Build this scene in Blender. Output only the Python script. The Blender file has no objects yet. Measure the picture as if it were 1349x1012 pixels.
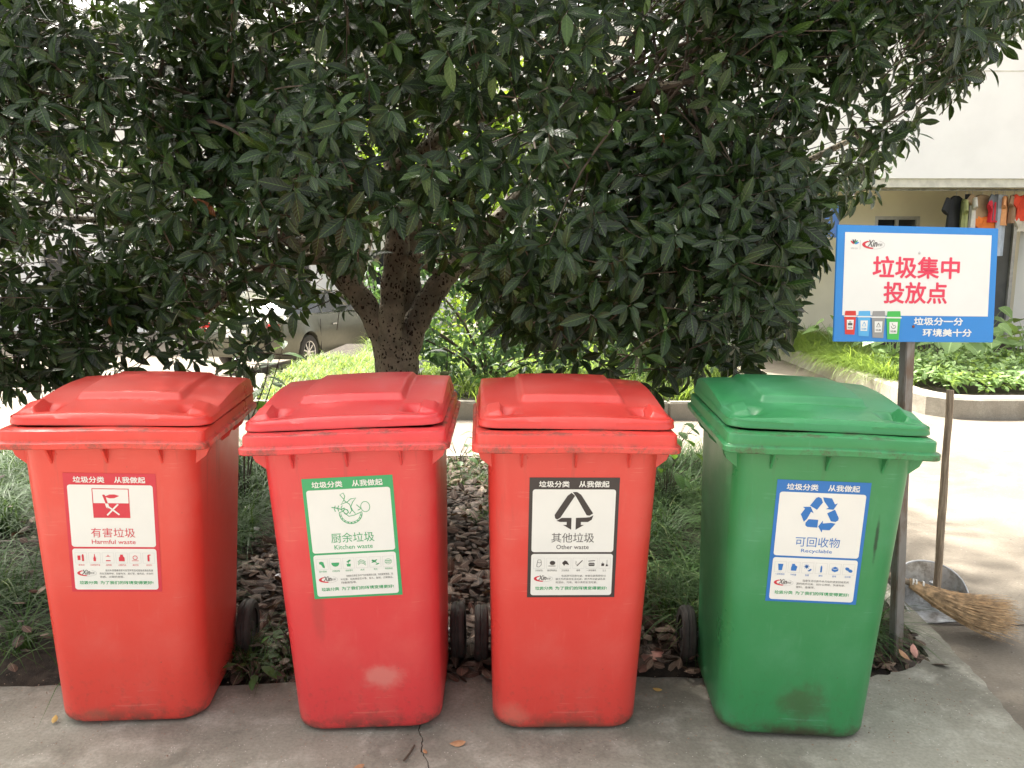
import bpy, bmesh, math, random
import numpy as np
from mathutils import Vector, Matrix, Euler
R = math.radians
SC = bpy.context.scene
COL = SC.collection
rnd = random.Random(7)
RG = np.random.default_rng(11)

# ------------------------------------------------------------------ camera, light, exposure
H, PITCH, ROLL, F = 1.4782, 0.15733, 0.00205, 1102.2
cd = bpy.data.cameras.new('camera'); cam = bpy.data.objects.new('camera', cd); COL.objects.link(cam)
cd.sensor_width = 36; cd.lens = 36*F/1349; cd.clip_start = .05; cd.clip_end = 600
cam.matrix_world = Matrix.Translation((0, 0, H)) @ Matrix.Rotation(math.pi/2-PITCH, 4, 'X') @ Matrix.Rotation(ROLL, 4, 'Z')
SC.camera = cam
SUN = Vector((-.52, .62, 1.25)).normalized()
EL = math.asin(SUN.z); AZ = math.atan2(SUN.x, SUN.y)
w = bpy.data.worlds.new('World'); SC.world = w; w.use_nodes = True
nt = w.node_tree; sky = nt.nodes.new('ShaderNodeTexSky'); sky.sky_type = 'NISHITA'
sky.sun_disc = False; sky.sun_elevation = EL; sky.sun_rotation = AZ
sky.dust_density = 6; sky.air_density = 1.0; sky.ozone_density = .6
bw = nt.nodes.new('ShaderNodeRGBToBW'); nt.links.new(sky.outputs[0], bw.inputs[0])   # hazy air: a whiter sky
mxs = nt.nodes.new('ShaderNodeMix'); mxs.data_type = 'RGBA'; mxs.inputs[0].default_value = .72; nt.links.new(sky.outputs[0], mxs.inputs[6])
wm = nt.nodes.new('ShaderNodeMix'); wm.data_type = 'RGBA'; wm.blend_type = 'MULTIPLY'; wm.inputs[0].default_value = 1; wm.inputs[7].default_value = (1.07, 1.02, .92, 1)
nt.links.new(bw.outputs[0], wm.inputs[6]); nt.links.new(wm.outputs[2], mxs.inputs[7]); nt.links.new(mxs.outputs[2], nt.nodes['Background'].inputs[0]); nt.nodes['Background'].inputs[1].default_value = .15
sl = bpy.data.lights.new('sun', 'SUN'); sl.energy = 4.2; sl.angle = R(2.5); sl.color = (1, .95, .86)
so = bpy.data.objects.new('sun', sl); COL.objects.link(so); so.rotation_euler = SUN.to_track_quat('Z', 'Y').to_euler()
vs = SC.view_settings; vs.view_transform = 'Standard'; vs.look = 'None'; vs.gamma = 1; vs.use_curve_mapping = False
vs.exposure = 2.15
SC.render.engine = 'CYCLES'; SC.cycles.use_denoising = True
SC.cycles.max_bounces = 7; SC.cycles.diffuse_bounces = 4; SC.cycles.transparent_max_bounces = 8

# ------------------------------------------------------------------ helpers
def at(px, py, Y):
    X, V = px-674.5, py-506
    X, V = X*math.cos(ROLL)+V*math.sin(ROLL), V*math.cos(ROLL)-X*math.sin(ROLL)
    dy = F*math.cos(PITCH)-V*math.sin(PITCH); dz = -F*math.sin(PITCH)-V*math.cos(PITCH)
    return Vector((X*Y/dy, Y, H+dz*Y/dy))
def on(px, py, z=0.):
    p = at(px, py, 1.); t = (z-H)/(p.z-H)
    return Vector((p.x*t, t, z))
def link(o, parent=None):
    COL.objects.link(o)
    if parent is not None: o.parent = parent
    return o
def ob(name, me, mat=None, parent=None, loc=None, smooth=False):
    if mat is not None and not me.materials: me.materials.append(mat)
    if smooth: me.shade_smooth()
    o = bpy.data.objects.new(name, me)
    if loc is not None: o.location = loc
    return link(o, parent)
def empty(name, loc=(0, 0, 0), rot=(0, 0, 0)):
    o = bpy.data.objects.new(name, None); o.empty_display_size = .1
    o.location = loc; o.rotation_euler = rot
    return link(o)
def tag(o, label=None, cat=None, group=None, kind=None):
    if label: o['label'] = label
    if cat: o['category'] = cat
    if group: o['group'] = group
    if kind: o['kind'] = kind
    return o
def pm(name, V, Fs):
    m = bpy.data.meshes.new(name); m.from_pydata([tuple(v) for v in V], [], Fs); m.validate(); m.update(); return m
class MB:
    def __init__(s): s.V = []; s.F = []
    def add(s, V, Fs):
        n = len(s.V); s.V += [tuple(v) for v in V]; s.F += [tuple(i+n for i in f) for f in Fs]; return s
    def box(s, c, d, M=None):
        x, y, z = d[0]/2, d[1]/2, d[2]/2
        V = [Vector((a*x, b*y, e*z)) for e in (-1, 1) for b in (-1, 1) for a in (-1, 1)]
        if M is not None: V = [M @ v for v in V]
        V = [v+Vector(c) for v in V]
        return s.add(V, [(0, 2, 3, 1), (4, 5, 7, 6), (0, 1, 5, 4), (2, 6, 7, 3), (0, 4, 6, 2), (1, 3, 7, 5)])
    def rings(s, rings, cap=True, closed=True):
        n = len(rings[0]); V = [v for r in rings for v in r]; Fs = []
        for i in range(len(rings)-1):
            for j in range(n if closed else n-1):
                k = (j+1) % n; Fs.append((i*n+j, i*n+k, (i+1)*n+k, (i+1)*n+j))
        if cap: Fs += [tuple(range(n))[::-1], tuple((len(rings)-1)*n+j for j in range(n))]
        return s.add(V, Fs)
    def tube(s, P, rad, n=8, cap=True):
        P = [Vector(p) for p in P]; rad = [rad]*len(P) if not hasattr(rad, '__len__') else rad
        rs = []; prev = None
        for i, p in enumerate(P):
            t = (P[min(i+1, len(P)-1)]-P[max(i-1, 0)]).normalized()
            a = prev if prev is not None else (Vector((0, 0, 1)) if abs(t.z) < .9 else Vector((1, 0, 0)))
            a = (a-t*a.dot(t)).normalized(); prev = a; b = t.cross(a)
            rs.append([p+(a*math.cos(2*math.pi*k/n)+b*math.sin(2*math.pi*k/n))*rad[i] for k in range(n)])
        return s.rings(rs, cap)
    def lathe(s, prof, n=24, M=None):
        M = M or Matrix.Identity(4); rs = []
        for k in range(n):
            a = 2*math.pi*k/n; rs.append([M @ Vector((r*math.cos(a), r*math.sin(a), z)) for r, z in prof])
        m = len(prof); V = [v for r in rs for v in r]
        return s.add(V, [(k*m+j, ((k+1) % n)*m+j, ((k+1) % n)*m+j+1, k*m+j+1) for k in range(n) for j in range(m-1)])
    def prism(s, poly, z0, z1):
        n = len(poly); V = [(x, y, z0) for x, y in poly]+[(x, y, z1) for x, y in poly]
        return s.add(V, [tuple(range(n))[::-1], tuple(range(n, 2*n))]+[(i, (i+1) % n, n+(i+1) % n, n+i) for i in range(n)])
    def mesh(s, name): return pm(name, s.V, s.F)
    def obj(s, name, mat, parent=None, smooth=False, bevel=0, loc=None):
        me = s.mesh(name)
        if bevel:
            b = bmesh.new(); b.from_mesh(me); bmesh.ops.recalc_face_normals(b, faces=b.faces)
            bmesh.ops.bevel(b, geom=[e for e in b.edges if e.calc_length() > bevel*2.5 and len(e.link_faces) == 2 and e.calc_face_angle(0) > .5], offset=bevel, segments=2, affect='EDGES')
            b.to_mesh(me); b.free()
        else:
            b = bmesh.new(); b.from_mesh(me); bmesh.ops.recalc_face_normals(b, faces=b.faces); b.to_mesh(me); b.free()
        if smooth: me.shade_smooth(); me.set_sharp_from_angle(angle=R(40))
        return ob(name, me, mat, parent, loc)
def fast(name, V, Q, tint=None, uv=None, smooth=True):
    """V (n,3); Q (m,4) quads or (m,3) triangles; per-vertex tint and uv"""
    m = bpy.data.meshes.new(name); V = np.asarray(V, np.float32); k = Q.shape[1]
    m.vertices.add(len(V)); m.vertices.foreach_set('co', V.ravel())
    m.loops.add(Q.size); m.loops.foreach_set('vertex_index', Q.astype(np.int32).ravel())
    m.polygons.add(len(Q)); m.polygons.foreach_set('loop_start', np.arange(0, Q.size, k, dtype=np.int32))
    if smooth: m.polygons.foreach_set('use_smooth', np.ones(len(Q), bool))
    if tint is not None:
        a = m.attributes.new('tint', 'FLOAT', 'POINT'); a.data.foreach_set('value', np.asarray(tint, np.float32))
    if uv is not None:
        a = m.attributes.new('luv', 'FLOAT_VECTOR', 'POINT')
        u = np.zeros((len(V), 3), np.float32); u[:, :2] = uv; a.data.foreach_set('vector', u.ravel())
    m.update(calc_edges=True); m.validate(); return m

# ------------------------------------------------------------------ materials
class NT:
    def __init__(s, name):
        s.m = bpy.data.materials.new(name); s.m.use_nodes = True; s.t = s.m.node_tree; s.b = s.t.nodes['Principled BSDF']
    def n(s, k, **kw):
        x = s.t.nodes.new(k)
        for a, v in kw.items(): setattr(x, a, v)
        return x
    def l(s, a, b): s.t.links.new(a, b)
    def set(s, node, i, v):
        if hasattr(v, 'is_output'): s.l(v, node.inputs[i])
        else: node.inputs[i].default_value = v
    def co(s, kind='Object'): return s.n('ShaderNodeTexCoord').outputs[kind]
    def mapping(s, v, scale=(1, 1, 1), loc=(0, 0, 0)):
        x = s.n('ShaderNodeMapping'); s.l(v, x.inputs[0]); x.inputs['Scale'].default_value = scale; x.inputs['Location'].default_value = loc; return x.outputs[0]
    def noise(s, v, scale, detail=4, rough=.55, dist=0):
        x = s.n('ShaderNodeTexNoise'); s.l(v, x.inputs['Vector']); x.inputs['Scale'].default_value = scale
        x.inputs['Detail'].default_value = detail; x.inputs['Roughness'].default_value = rough; x.inputs['Distortion'].default_value = dist; return x.outputs['Fac']
    def voro(s, v, scale, feat='F1'):
        x = s.n('ShaderNodeTexVoronoi', feature=feat); s.l(v, x.inputs['Vector']); x.inputs['Scale'].default_value = scale; return x
    def ramp(s, f, a, b, lo=0., hi=1.):
        x = s.n('ShaderNodeMapRange', interpolation_type='SMOOTHSTEP'); s.l(f, x.inputs[0])
        x.inputs[1].default_value = a; x.inputs[2].default_value = b; x.inputs[3].default_value = lo; x.inputs[4].default_value = hi; return x.outputs[0]
    def math(s, op, a, b=0.):
        x = s.n('ShaderNodeMath', operation=op); s.set(x, 0, a); s.set(x, 1, b); return x.outputs[0]
    def mix(s, f, a, b, mode='MIX'):
        x = s.n('ShaderNodeMix', data_type='RGBA', blend_type=mode)
        s.set(x, 0, f); s.set(x, 6, a if hasattr(a, 'is_output') else (*a, 1)); s.set(x, 7, b if hasattr(b, 'is_output') else (*b, 1)); return x.outputs[2]
    def sep(s, v): x = s.n('ShaderNodeSeparateXYZ'); s.l(v, x.inputs[0]); return x.outputs
    def bump(s, h, st=.3, d=.01):
        x = s.n('ShaderNodeBump'); x.inputs['Strength'].default_value = st; x.inputs['Distance'].default_value = d; s.l(h, x.inputs['Height']); s.l(x.outputs[0], s.b.inputs['Normal']); return x
    def out(s, col=None, rough=.5, metal=0, spec=.5):
        if col is not None: s.set(s.b, 'Base Color', col if hasattr(col, 'is_output') else (*col, 1))
        s.set(s.b, 'Roughness', rough); s.set(s.b, 'Metallic', metal); s.b.inputs['Specular IOR Level'].default_value = spec
        return s.m
def flat(name, c, rough=.5, metal=0, var=.12, scale=12, bump=0, spec=.5):
    t = NT(name); v = t.co(); f = t.noise(v, scale, 4)
    dk = tuple(x*(1-var) for x in c); lt = tuple(min(1, x*(1+var)) for x in c)
    if bump: t.bump(t.noise(v, scale*8, 3), bump, .004)
    return t.out(t.mix(t.ramp(f, .3, .7), dk, lt), rough, metal, spec)

def plastic(name, base, faded, dirt, spots):
    """moulded plastic: faded patches, rubbed edges, grime round the foot and rim, own stains given as (x, z, rx, rz, colour, strength)"""
    t = NT(name); v = t.co(); x, y, z = t.sep(v)
    n1 = t.noise(v, 3.2, 5, .6); n2 = t.noise(v, 38, 5, .65); n3 = t.noise(t.mapping(v, (1, 1, .12)), 60, 3)
    c = t.mix(t.math('MULTIPLY', t.ramp(n1, .42, .75), .42), base, faded)
    c = t.mix(t.math('MULTIPLY', t.ramp(n3, .6, .78), .16), c, faded)
    for k_, (ang_, sc_) in enumerate(((.3, 1), (-.5, 1.4), (1.2, 1.2))):   # fine scratches
        mp = t.n('ShaderNodeMapping'); t.l(v, mp.inputs[0]); mp.inputs['Rotation'].default_value = (0, ang_, .2*k_); mp.inputs['Scale'].default_value = (3*sc_, 3, 90*sc_)
        sn = t.noise(mp.outputs[0], 1.6, 2, .5, .4); c = t.mix(t.math('MULTIPLY', t.math('MULTIPLY', t.ramp(sn, .675, .70), t.ramp(t.noise(v, 6.5), .5, .62)), .5), c, faded)
    dr = t.noise(t.mapping(v, (1, 1, .05)), 34, 3, .6); c = t.mix(t.math('MULTIPLY', t.math('MULTIPLY', t.ramp(dr, .56, .7), t.ramp(z, .55, .9, 0, .3)), t.ramp(z, .90, .915, 1, 0)), c, dirt)
    # foot grime
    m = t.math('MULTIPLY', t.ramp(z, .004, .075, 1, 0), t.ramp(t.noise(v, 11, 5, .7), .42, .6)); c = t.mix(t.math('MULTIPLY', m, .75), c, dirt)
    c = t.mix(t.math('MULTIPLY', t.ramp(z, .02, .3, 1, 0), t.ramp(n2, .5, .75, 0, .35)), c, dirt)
    # rim grime: band 0.905..0.935 and the ledge
    b1 = t.math('MULTIPLY', t.ramp(z, .90, .912), t.ramp(z, .925, .945, 1, 0)); b2 = t.math('MULTIPLY', t.ramp(z, .958, .966), t.ramp(z, .968, .976, 1, 0))
    bb = t.math('MULTIPLY', t.math('MAXIMUM', b1, b2), t.ramp(t.noise(v, 15, 7, .8), .44, .64)); c = t.mix(t.math('MULTIPLY', bb, .8), c, dirt)
    sp = t.ramp(t.voro(v, 26).outputs['Distance'], .03, .07, 1, 0)
    c = t.mix(t.math('MULTIPLY', t.math('MULTIPLY', sp, t.ramp(t.noise(v, 4), .52, .6)), .6), c, dirt)
    for (sx, sz, rx, rz, scol, st) in spots:
        a = t.math('DIVIDE', t.math('SUBTRACT', x, sx), rx); b = t.math('DIVIDE', t.math('SUBTRACT', z, sz), rz)
        d = t.math('SQRT', t.math('ADD', t.math('MULTIPLY', a, a), t.math('MULTIPLY', b, b)))
        d = t.math('ADD', d, t.math('MULTIPLY', t.math('SUBTRACT', t.noise(v, 16, 5, .7), .5), 1.3))
        m = t.math('MULTIPLY', t.ramp(d, .25, 1.05, 1, 0), t.ramp(y, .2, .25, st, 0)); c = t.mix(m, c, scol)
    t.bump(t.math('ADD', n2, t.math('MULTIPLY', t.noise(v, 160, 2), .5)), .09, .004)
    return t.out(c, t.ramp(n1, .3, .7, .27, .44), 0, .5)

def concrete(name, c1, c2, c3, speck=.5, scale=1.):
    t = NT(name); v = t.co(); n1 = t.noise(v, 1.3*scale, 6, .6, .4); n2 = t.noise(v, 7*scale, 6, .65); n3 = t.noise(v, 90, 3)
    c = t.mix(t.ramp(n1, .35, .65), c1, c2); c = t.mix(t.math('MULTIPLY', t.ramp(n2, .45, .72), .7), c, c3)
    c = t.mix(t.ramp(n3, .3, .8, 0, .35), c, tuple(a*.55 for a in c1))
    vo = t.voro(v, 75*scale).outputs['Distance']
    c = t.mix(t.math('MULTIPLY', t.math('MULTIPLY', t.ramp(vo, .08, .2, 1, 0), t.ramp(t.noise(v, 19, 2), .5, .6)), speck), c, (.55, .53, .47))
    c = t.mix(t.math('MULTIPLY', t.ramp(t.noise(t.mapping(v, loc=(7, 2, 0)), 2.6*scale, 7, .72, .8), .52, .66), .38), c, tuple(a*.5 for a in c1))
    vd = t.voro(t.mapping(v, loc=(3, 5, 1)), 30*scale).outputs['Distance']
    c = t.mix(t.math('MULTIPLY', t.math('MULTIPLY', t.ramp(vd, .04, .1, 1, 0), t.ramp(t.noise(v, 5, 2), .5, .6)), .7), c, (.04, .035, .03))
    t.bump(t.math('ADD', n3, n2), .5, .004)
    return t.out(c, .85, 0, .3)

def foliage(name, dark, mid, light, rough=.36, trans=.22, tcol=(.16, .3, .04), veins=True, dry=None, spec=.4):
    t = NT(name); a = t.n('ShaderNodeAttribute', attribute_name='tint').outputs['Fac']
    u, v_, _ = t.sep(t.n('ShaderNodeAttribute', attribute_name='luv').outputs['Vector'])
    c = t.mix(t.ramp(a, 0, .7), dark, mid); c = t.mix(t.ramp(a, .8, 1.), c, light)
    if dry: c = t.mix(t.ramp(a, .985, .99), c, dry)
    if veins:
        mid_ = t.ramp(t.math('ABSOLUTE', v_), .0, .1, 1, 0)
        side = t.math('ABSOLUTE', t.math('SINE', t.math('MULTIPLY', t.math('SUBTRACT', u, t.math('MULTIPLY', t.math('ABSOLUTE', v_), .16)), 26)))
        c = t.mix(t.math('MULTIPLY', mid_, .5), c, tuple(min(1, x*2.0) for x in light))
        c = t.mix(t.math('MULTIPLY', t.ramp(side, .0, .25, 1, 0), .3), c, light)
        t.bump(side, .35, .003)
    c = t.mix(t.ramp(t.noise(t.co(), 60, 3), .35, .8, 0, .3), c, dark)
    m = t.out(c, rough, 0, spec)
    tr = t.n('ShaderNodeBsdfTranslucent'); tr.inputs[0].default_value = (*tcol, 1)
    mx = t.n('ShaderNodeMixShader'); mx.inputs[0].default_value = trans
    t.l(t.b.outputs[0], mx.inputs[1]); t.l(tr.outputs[0], mx.inputs[2]); t.l(mx.outputs[0], t.t.nodes['Material Output'].inputs[0])
    return m

M = {}
RED, RFADE = (.70, .062, .046), (.72, .16, .13)
GRN, GFADE = (.036, .235, .078), (.11, .34, .19)
M['red1'] = plastic('red_plastic_worn', RED, RFADE, (.12, .07, .05), [(-.1, .03, .06, .03, (.3, .12, .08), .5)])
M['red2'] = plastic('red_plastic_scuffed', (.68, .052, .056), RFADE, (.09, .06, .045), [(.055, .185, .085, .05, (.66, .26, .22), .6), (-.12, .4, .03, .12, (.35, .06, .05), .4)])
M['red3'] = plastic('red_plastic_grimy', (.68, .058, .046), RFADE, (.12, .07, .05), [(-.16, .05, .06, .05, (.62, .25, .18), .35), (0, .01, .2, .025, (.2, .09, .06), .7)])
M['green1'] = plastic('green_plastic_stained', GRN, GFADE, (.07, .05, .03), [(.01, .12, .09, .085, (.06, .075, .03), .6), (.03, .0, .2, .05, (.05, .04, .025), .8), (.165, .66, .007, .09, (.01, .04, .02), .9)])
M['rubber'] = flat('wheel_rubber', (.035, .031, .027), .75, var=.3, scale=30, bump=.2)
M['hub'] = flat('wheel_hub_plastic', (.05, .048, .045), .6, var=.3)
M['steel'] = flat('galvanised_steel', (.5, .5, .5), .42, .75, var=.25, scale=14)
M['rustpost'] = None
t = NT('painted_post_metal'); v = t.co(); n_ = t.noise(t.mapping(v, (1, 1, .25)), 14, 5, .7)
M['post'] = t.out(t.mix(t.ramp(n_, .42, .62), (.26, .25, .24), (.17, .12, .09)), .5, .35)
t = NT('sheet_metal_dull'); v = t.co(); n_ = t.noise(v, 16, 5, .7); t.bump(t.noise(v, 30, 3), .3, .004)
M['tin'] = t.out(t.mix(t.ramp(n_, .4, .65), (.62, .63, .63), (.3, .29, .27)), .35, .8)
t = NT('weathered_wood'); v = t.co(); n_ = t.noise(t.mapping(v, (40, 40, 2.5)), 3, 5, .7); t.bump(n_, .4, .003)
M['wood'] = t.out(t.mix(t.ramp(n_, .35, .7), (.20, .155, .11), (.42, .34, .25)), .8, 0, .2)
M['straw'] = flat('sorghum_straw', (.46, .31, .17), .7, var=.5, scale=40)
M['twine'] = flat('plastic_binding', (.6, .58, .52), .5)
M['pave'] = concrete('pavement_concrete', (.19, .18, .145), (.31, .30, .245), (.44, .425, .36), .8)
M['road'] = concrete('road_concrete', (.165, .142, .112), (.215, .187, .15), (.25, .22, .18), .3, .5)
M['kerb'] = concrete('kerb_concrete', (.26, .24, .2), (.36, .33, .28), (.42, .40, .34), .2)
M['soil'] = flat('dark_soil', (.035, .026, .018), .95, var=.5, scale=25, bump=.8)
t = NT('spotted_bark'); v = t.co(); vm = t.mapping(v, (1, 1, .55)); vw = t.n('ShaderNodeVectorMath', operation='ADD'); nn_ = t.n('ShaderNodeTexNoise'); nn_.inputs['Scale'].default_value = 30; t.l(v, nn_.inputs['Vector'])
sc_ = t.n('ShaderNodeVectorMath', operation='SCALE'); t.l(nn_.outputs['Color'], sc_.inputs[0]); sc_.inputs['Scale'].default_value = .035; t.l(t.mapping(v, (1, 1, .7)), vw.inputs[0]); t.l(sc_.outputs[0], vw.inputs[1])
vo = t.voro(vw.outputs[0], 62).outputs['Distance']
wv = t.noise(v, 6, 5, .6); sp = t.ramp(t.math('ADD', vo, t.math('MULTIPLY', t.noise(v, 9, 4), .5)), .50, .62, 1, 0)
c = t.mix(t.ramp(wv, .35, .65), (.13, .115, .088), (.29, .255, .195)); c = t.mix(sp, c, (.028, .02, .014)); t.bump(t.math('ADD', vo, t.noise(v, 45)), .7, .01)
M['bark'] = t.out(c, .85, 0, .2)
M['twig'] = flat('twig_bark', (.07, .05, .035), .8, var=.4, scale=20)
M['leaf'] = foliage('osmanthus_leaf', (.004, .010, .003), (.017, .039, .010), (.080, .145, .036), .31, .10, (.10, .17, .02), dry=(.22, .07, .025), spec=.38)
M['leafnew'] = foliage('young_leaf', (.035, .08, .02), (.06, .13, .03), (.09, .18, .04), .4, .3)
M['shrubleaf'] = foliage('shrub_leaf', (.02, .05, .02), (.045, .095, .04), (.09, .16, .065), .4, .2, (.15, .28, .07))
M['treeleaf'] = foliage('far_tree_leaf', (.04, .09, .015), (.08, .16, .02), (.12, .2, .03), .45, .4, (.35, .5, .04), veins=False)
M['grass'] = foliage('lilyturf_blade', (.022, .052, .014), (.050, .105, .028), (.17, .21, .08), .5, .2, (.16, .28, .05), veins=False, spec=.22)
M['lawn'] = foliage('lawn_blade', (.07, .12, .025), (.12, .19, .035), (.2, .26, .06), .5, .4, (.4, .55, .08), veins=False)
M['gardenleaf'] = foliage('garden_leaf', (.12, .21, .07), (.22, .34, .12), (.38, .50, .24), .45, .3, (.35, .5, .1))
M['dead'] = foliage('dead_leaf', (.04, .024, .017), (.12, .075, .052), (.30, .21, .15), .6, .06, (.3, .15, .05))
M['deadlight'] = flat('dry_tan_leaf', (.42, .22, .11), .6, var=.25, scale=30)
M['deadpink'] = flat('dry_pink_leaf', (.45, .22, .17), .6, var=.35, scale=20)
M['deadyellow'] = flat('dry_yellow_leaf', (.5, .33, .10), .6, var=.2, scale=30)
def ink(name, c, rough=.42): return flat(name, c, rough, var=.015, scale=9)
M['white'] = ink('vinyl_white', (.78, .77, .74)); M['ired'] = ink('vinyl_red', (.62, .03, .055)); M['igreen'] = ink('vinyl_green', (.05, .36, .14))
M['iblack'] = ink('vinyl_black', (.045, .035, .035)); M['iblue'] = ink('vinyl_blue', (.02, .16, .50)); M['igrey'] = ink('vinyl_grey', (.4, .4, .4))
M['text'] = ink('ink_dark_grey', (.10, .09, .09)); M['frame'] = ink('ink_pale_grey', (.55, .55, .54))
M['signblue'] = ink('board_blue', (.03, .24, .66), .35); M['signwhite'] = ink('board_white', (.80, .80, .78), .35); M['signred'] = ink('board_red', (.74, .045, .10))
M['cream'] = flat('cream_wall', (.78, .72, .55), .9, var=.05, scale=2)
M['whitewall'] = flat('white_wall', (.88, .88, .87), .9, var=.03, scale=2)
M['grime'] = flat('grimy_slab_edge', (.62, .61, .54), .9, var=.15, scale=8)
M['glass'] = flat('dark_window_glass', (.03, .035, .04), .12, var=.2, scale=3, spec=.6)
M['alu'] = flat('aluminium_frame', (.5, .5, .48), .4, .3)
M['door'] = flat('grey_door_paint', (.13, .135, .13), .5, var=.12, scale=4)
M['carpaint'] = flat('olive_silver_paint', (.13, .13, .10), .25, .5, var=.05)
M['chrome'] = flat('alloy_metal', (.6, .6, .6), .25, .8)
M['taillight'] = flat('red_tail_lens', (.55, .01, .01), .15)

# ------------------------------------------------------------------ ground, road, pavement, bed
def terrain(x, y):
    s = np.clip((y-9.5)/6.0, 0, 1)*np.clip((-1.0-x)/1.6, 0, 1); s = s*s*(3-2*s)
    return -.045-.78*s+0*x
def gridcoords(vals): return np.array(sorted(set(np.round(vals, 4))))
gx = gridcoords(list(np.linspace(-160, -12, 14))+list(np.linspace(-12, 14, 66))+list(np.linspace(14, 160, 14)))
gy = gridcoords(list(np.linspace(-160, -4, 12))+list(np.linspace(-4, 24, 70))+list(np.linspace(24, 260, 16)))
XX, YY = np.meshgrid(gx, gy); Z = terrain(XX, YY); nx = len(gx); ny = len(gy)
idx = np.arange(nx*ny).reshape(ny, nx); Q = np.stack([idx[:-1, :-1], idx[:-1, 1:], idx[1:, 1:], idx[1:, :-1]], -1).reshape(-1, 4)
tag(ob('road', fast('road', np.stack([XX, YY, Z], -1).reshape(-1, 3), Q), M['road']), kind='structure', label='pale concrete road around the planting bed')
# joint in the road on the right: a narrow dark recess made of a strip
jp = [on(1230, 822, -.041), on(1349, 823, -.041), on(1349, 823, -.041)+Vector((2, .03, 0))]
V = []; Fs = []
for i, p in enumerate(jp): V += [p+Vector((0, -.004, 0)), p+Vector((0, .005, 0))]
tag(ob('road_joint', pm('road_joint', V, [(0, 2, 3, 1), (2, 4, 5, 3)]), flat('joint_filler', (.07, .06, .05), .9)), kind='structure')

# pavement: two slabs parted by the crack that runs down from under the second bin
crack = [(552, 962), (557, 975), (555, 990), (562, 1002), (566, 1012), (569, 1040)]
cp = [on(*c) for c in crack]; cp = [cp[0]+Vector((-.03, .5, 0)), cp[0]+Vector((.012, .2, 0)), cp[0]+Vector((-.008, .08, 0))]+cp+[cp[-1]+Vector((.02, -.5, 0)), cp[-1]+Vector((-.03, -3.0, 0))]
def jit(P, n, a):
    out = []
    for p, q in zip(P[:-1], P[1:]):
        for k in range(n):
            f = k/n; out.append((p[0]*(1-f)+q[0]*f+rnd.uniform(-a, a), p[1]*(1-f)+q[1]*f+rnd.uniform(-a, a)))
    return out+[(P[-1][0], P[-1][1])]
bedfront = [(-9, 2.62), (-1.95, 2.66), (-1.75, 2.675), (-.97, 2.68), (-.15, 2.78), (.10, 2.77), (.50, 2.74), (1.0, 2.735), (1.27, 2.75), (1.42, 2.80), (1.545, 2.90)]
edge_r = [(1.55, 2.93), (1.575, 3.10), (1.60, 3.35), (1.70, 4.2), (1.82, 5.65)]
outer_r = [(1.90, 5.75), (1.78, 4.2), (1.69, 3.5), (1.672, 3.12), (1.648, 2.74), (1.60, 2.40), (1.50, 1.7), (1.30, .4), (1.10, -1.0)]
top = 2.95
ci = [(p.x, p.y) for p in cp]
xb = ci[0][0]; yb = 2.62+(.16)*0
# bed front y at the crack's x
def bedy(x):
    for (a, b), (c_, d) in zip(bedfront[:-1], bedfront[1:]):
        if a <= x <= c_: return b+(d-b)*(x-a)/(c_-a)
    return 2.9
ci[0] = (ci[0][0], bedy(ci[0][0]))
left = [p for p in bedfront if p[0] < xb]; right = [p for p in bedfront if p[0] > xb]
cj = jit(ci, 4, .003)
polyL = jit(left, 14, .006)+[(x-.0016, y) for x, y in cj]+[(-9, -1.2)]
polyR = jit(right, 10, .008)+edge_r+outer_r[:3]+jit(outer_r[3:7], 9, .006)+outer_r[7:]+[(x+.0016, y) for x, y in cj[::-1]]
for P in (polyL, polyR): tag(MB().prism(P, -.16, 0).obj('pavement', M['pave'], bevel=0), kind='structure', label='cracked grey concrete pavement under the bins')
# planting bed
bx = np.linspace(-9, 1.9, 110); by = np.linspace(2.6, 5.75, 40); XX, YY = np.meshgrid(bx, by)
Z = .0+.03*np.sin(XX*3.1)*np.cos(YY*2.3)+.07*np.clip((YY-2.9)/1.2, 0, 1)-.02*(YY < 2.8)
Z = Z-.09*np.clip((XX-1.5)/.12, 0, 1)-.08*np.clip((YY-5.55)/.15, 0, 1)-.06*np.clip((2.78-YY)/.1, 0, 1)
idx = np.arange(110*40).reshape(40, 110); Q = np.stack([idx[:-1, :-1], idx[:-1, 1:], idx[1:, 1:], idx[1:, :-1]], -1).reshape(-1, 4)
def bedz(x, y): return .03*math.sin(x*3.1)*math.cos(y*2.3)+.07*min(max((y-2.9)/1.2, 0), 1)
bed = tag(ob('planting_bed', fast('planting_bed', np.stack([XX, YY, Z], -1).reshape(-1, 3), Q), M['soil']), kind='structure', label='dark soil planting bed behind the bins')
MB().box((-3.6, 5.8, -.01), (10.9, .1, .12)).obj('bed_kerb', M['kerb'], bevel=.01)['kind'] = 'structure'

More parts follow.
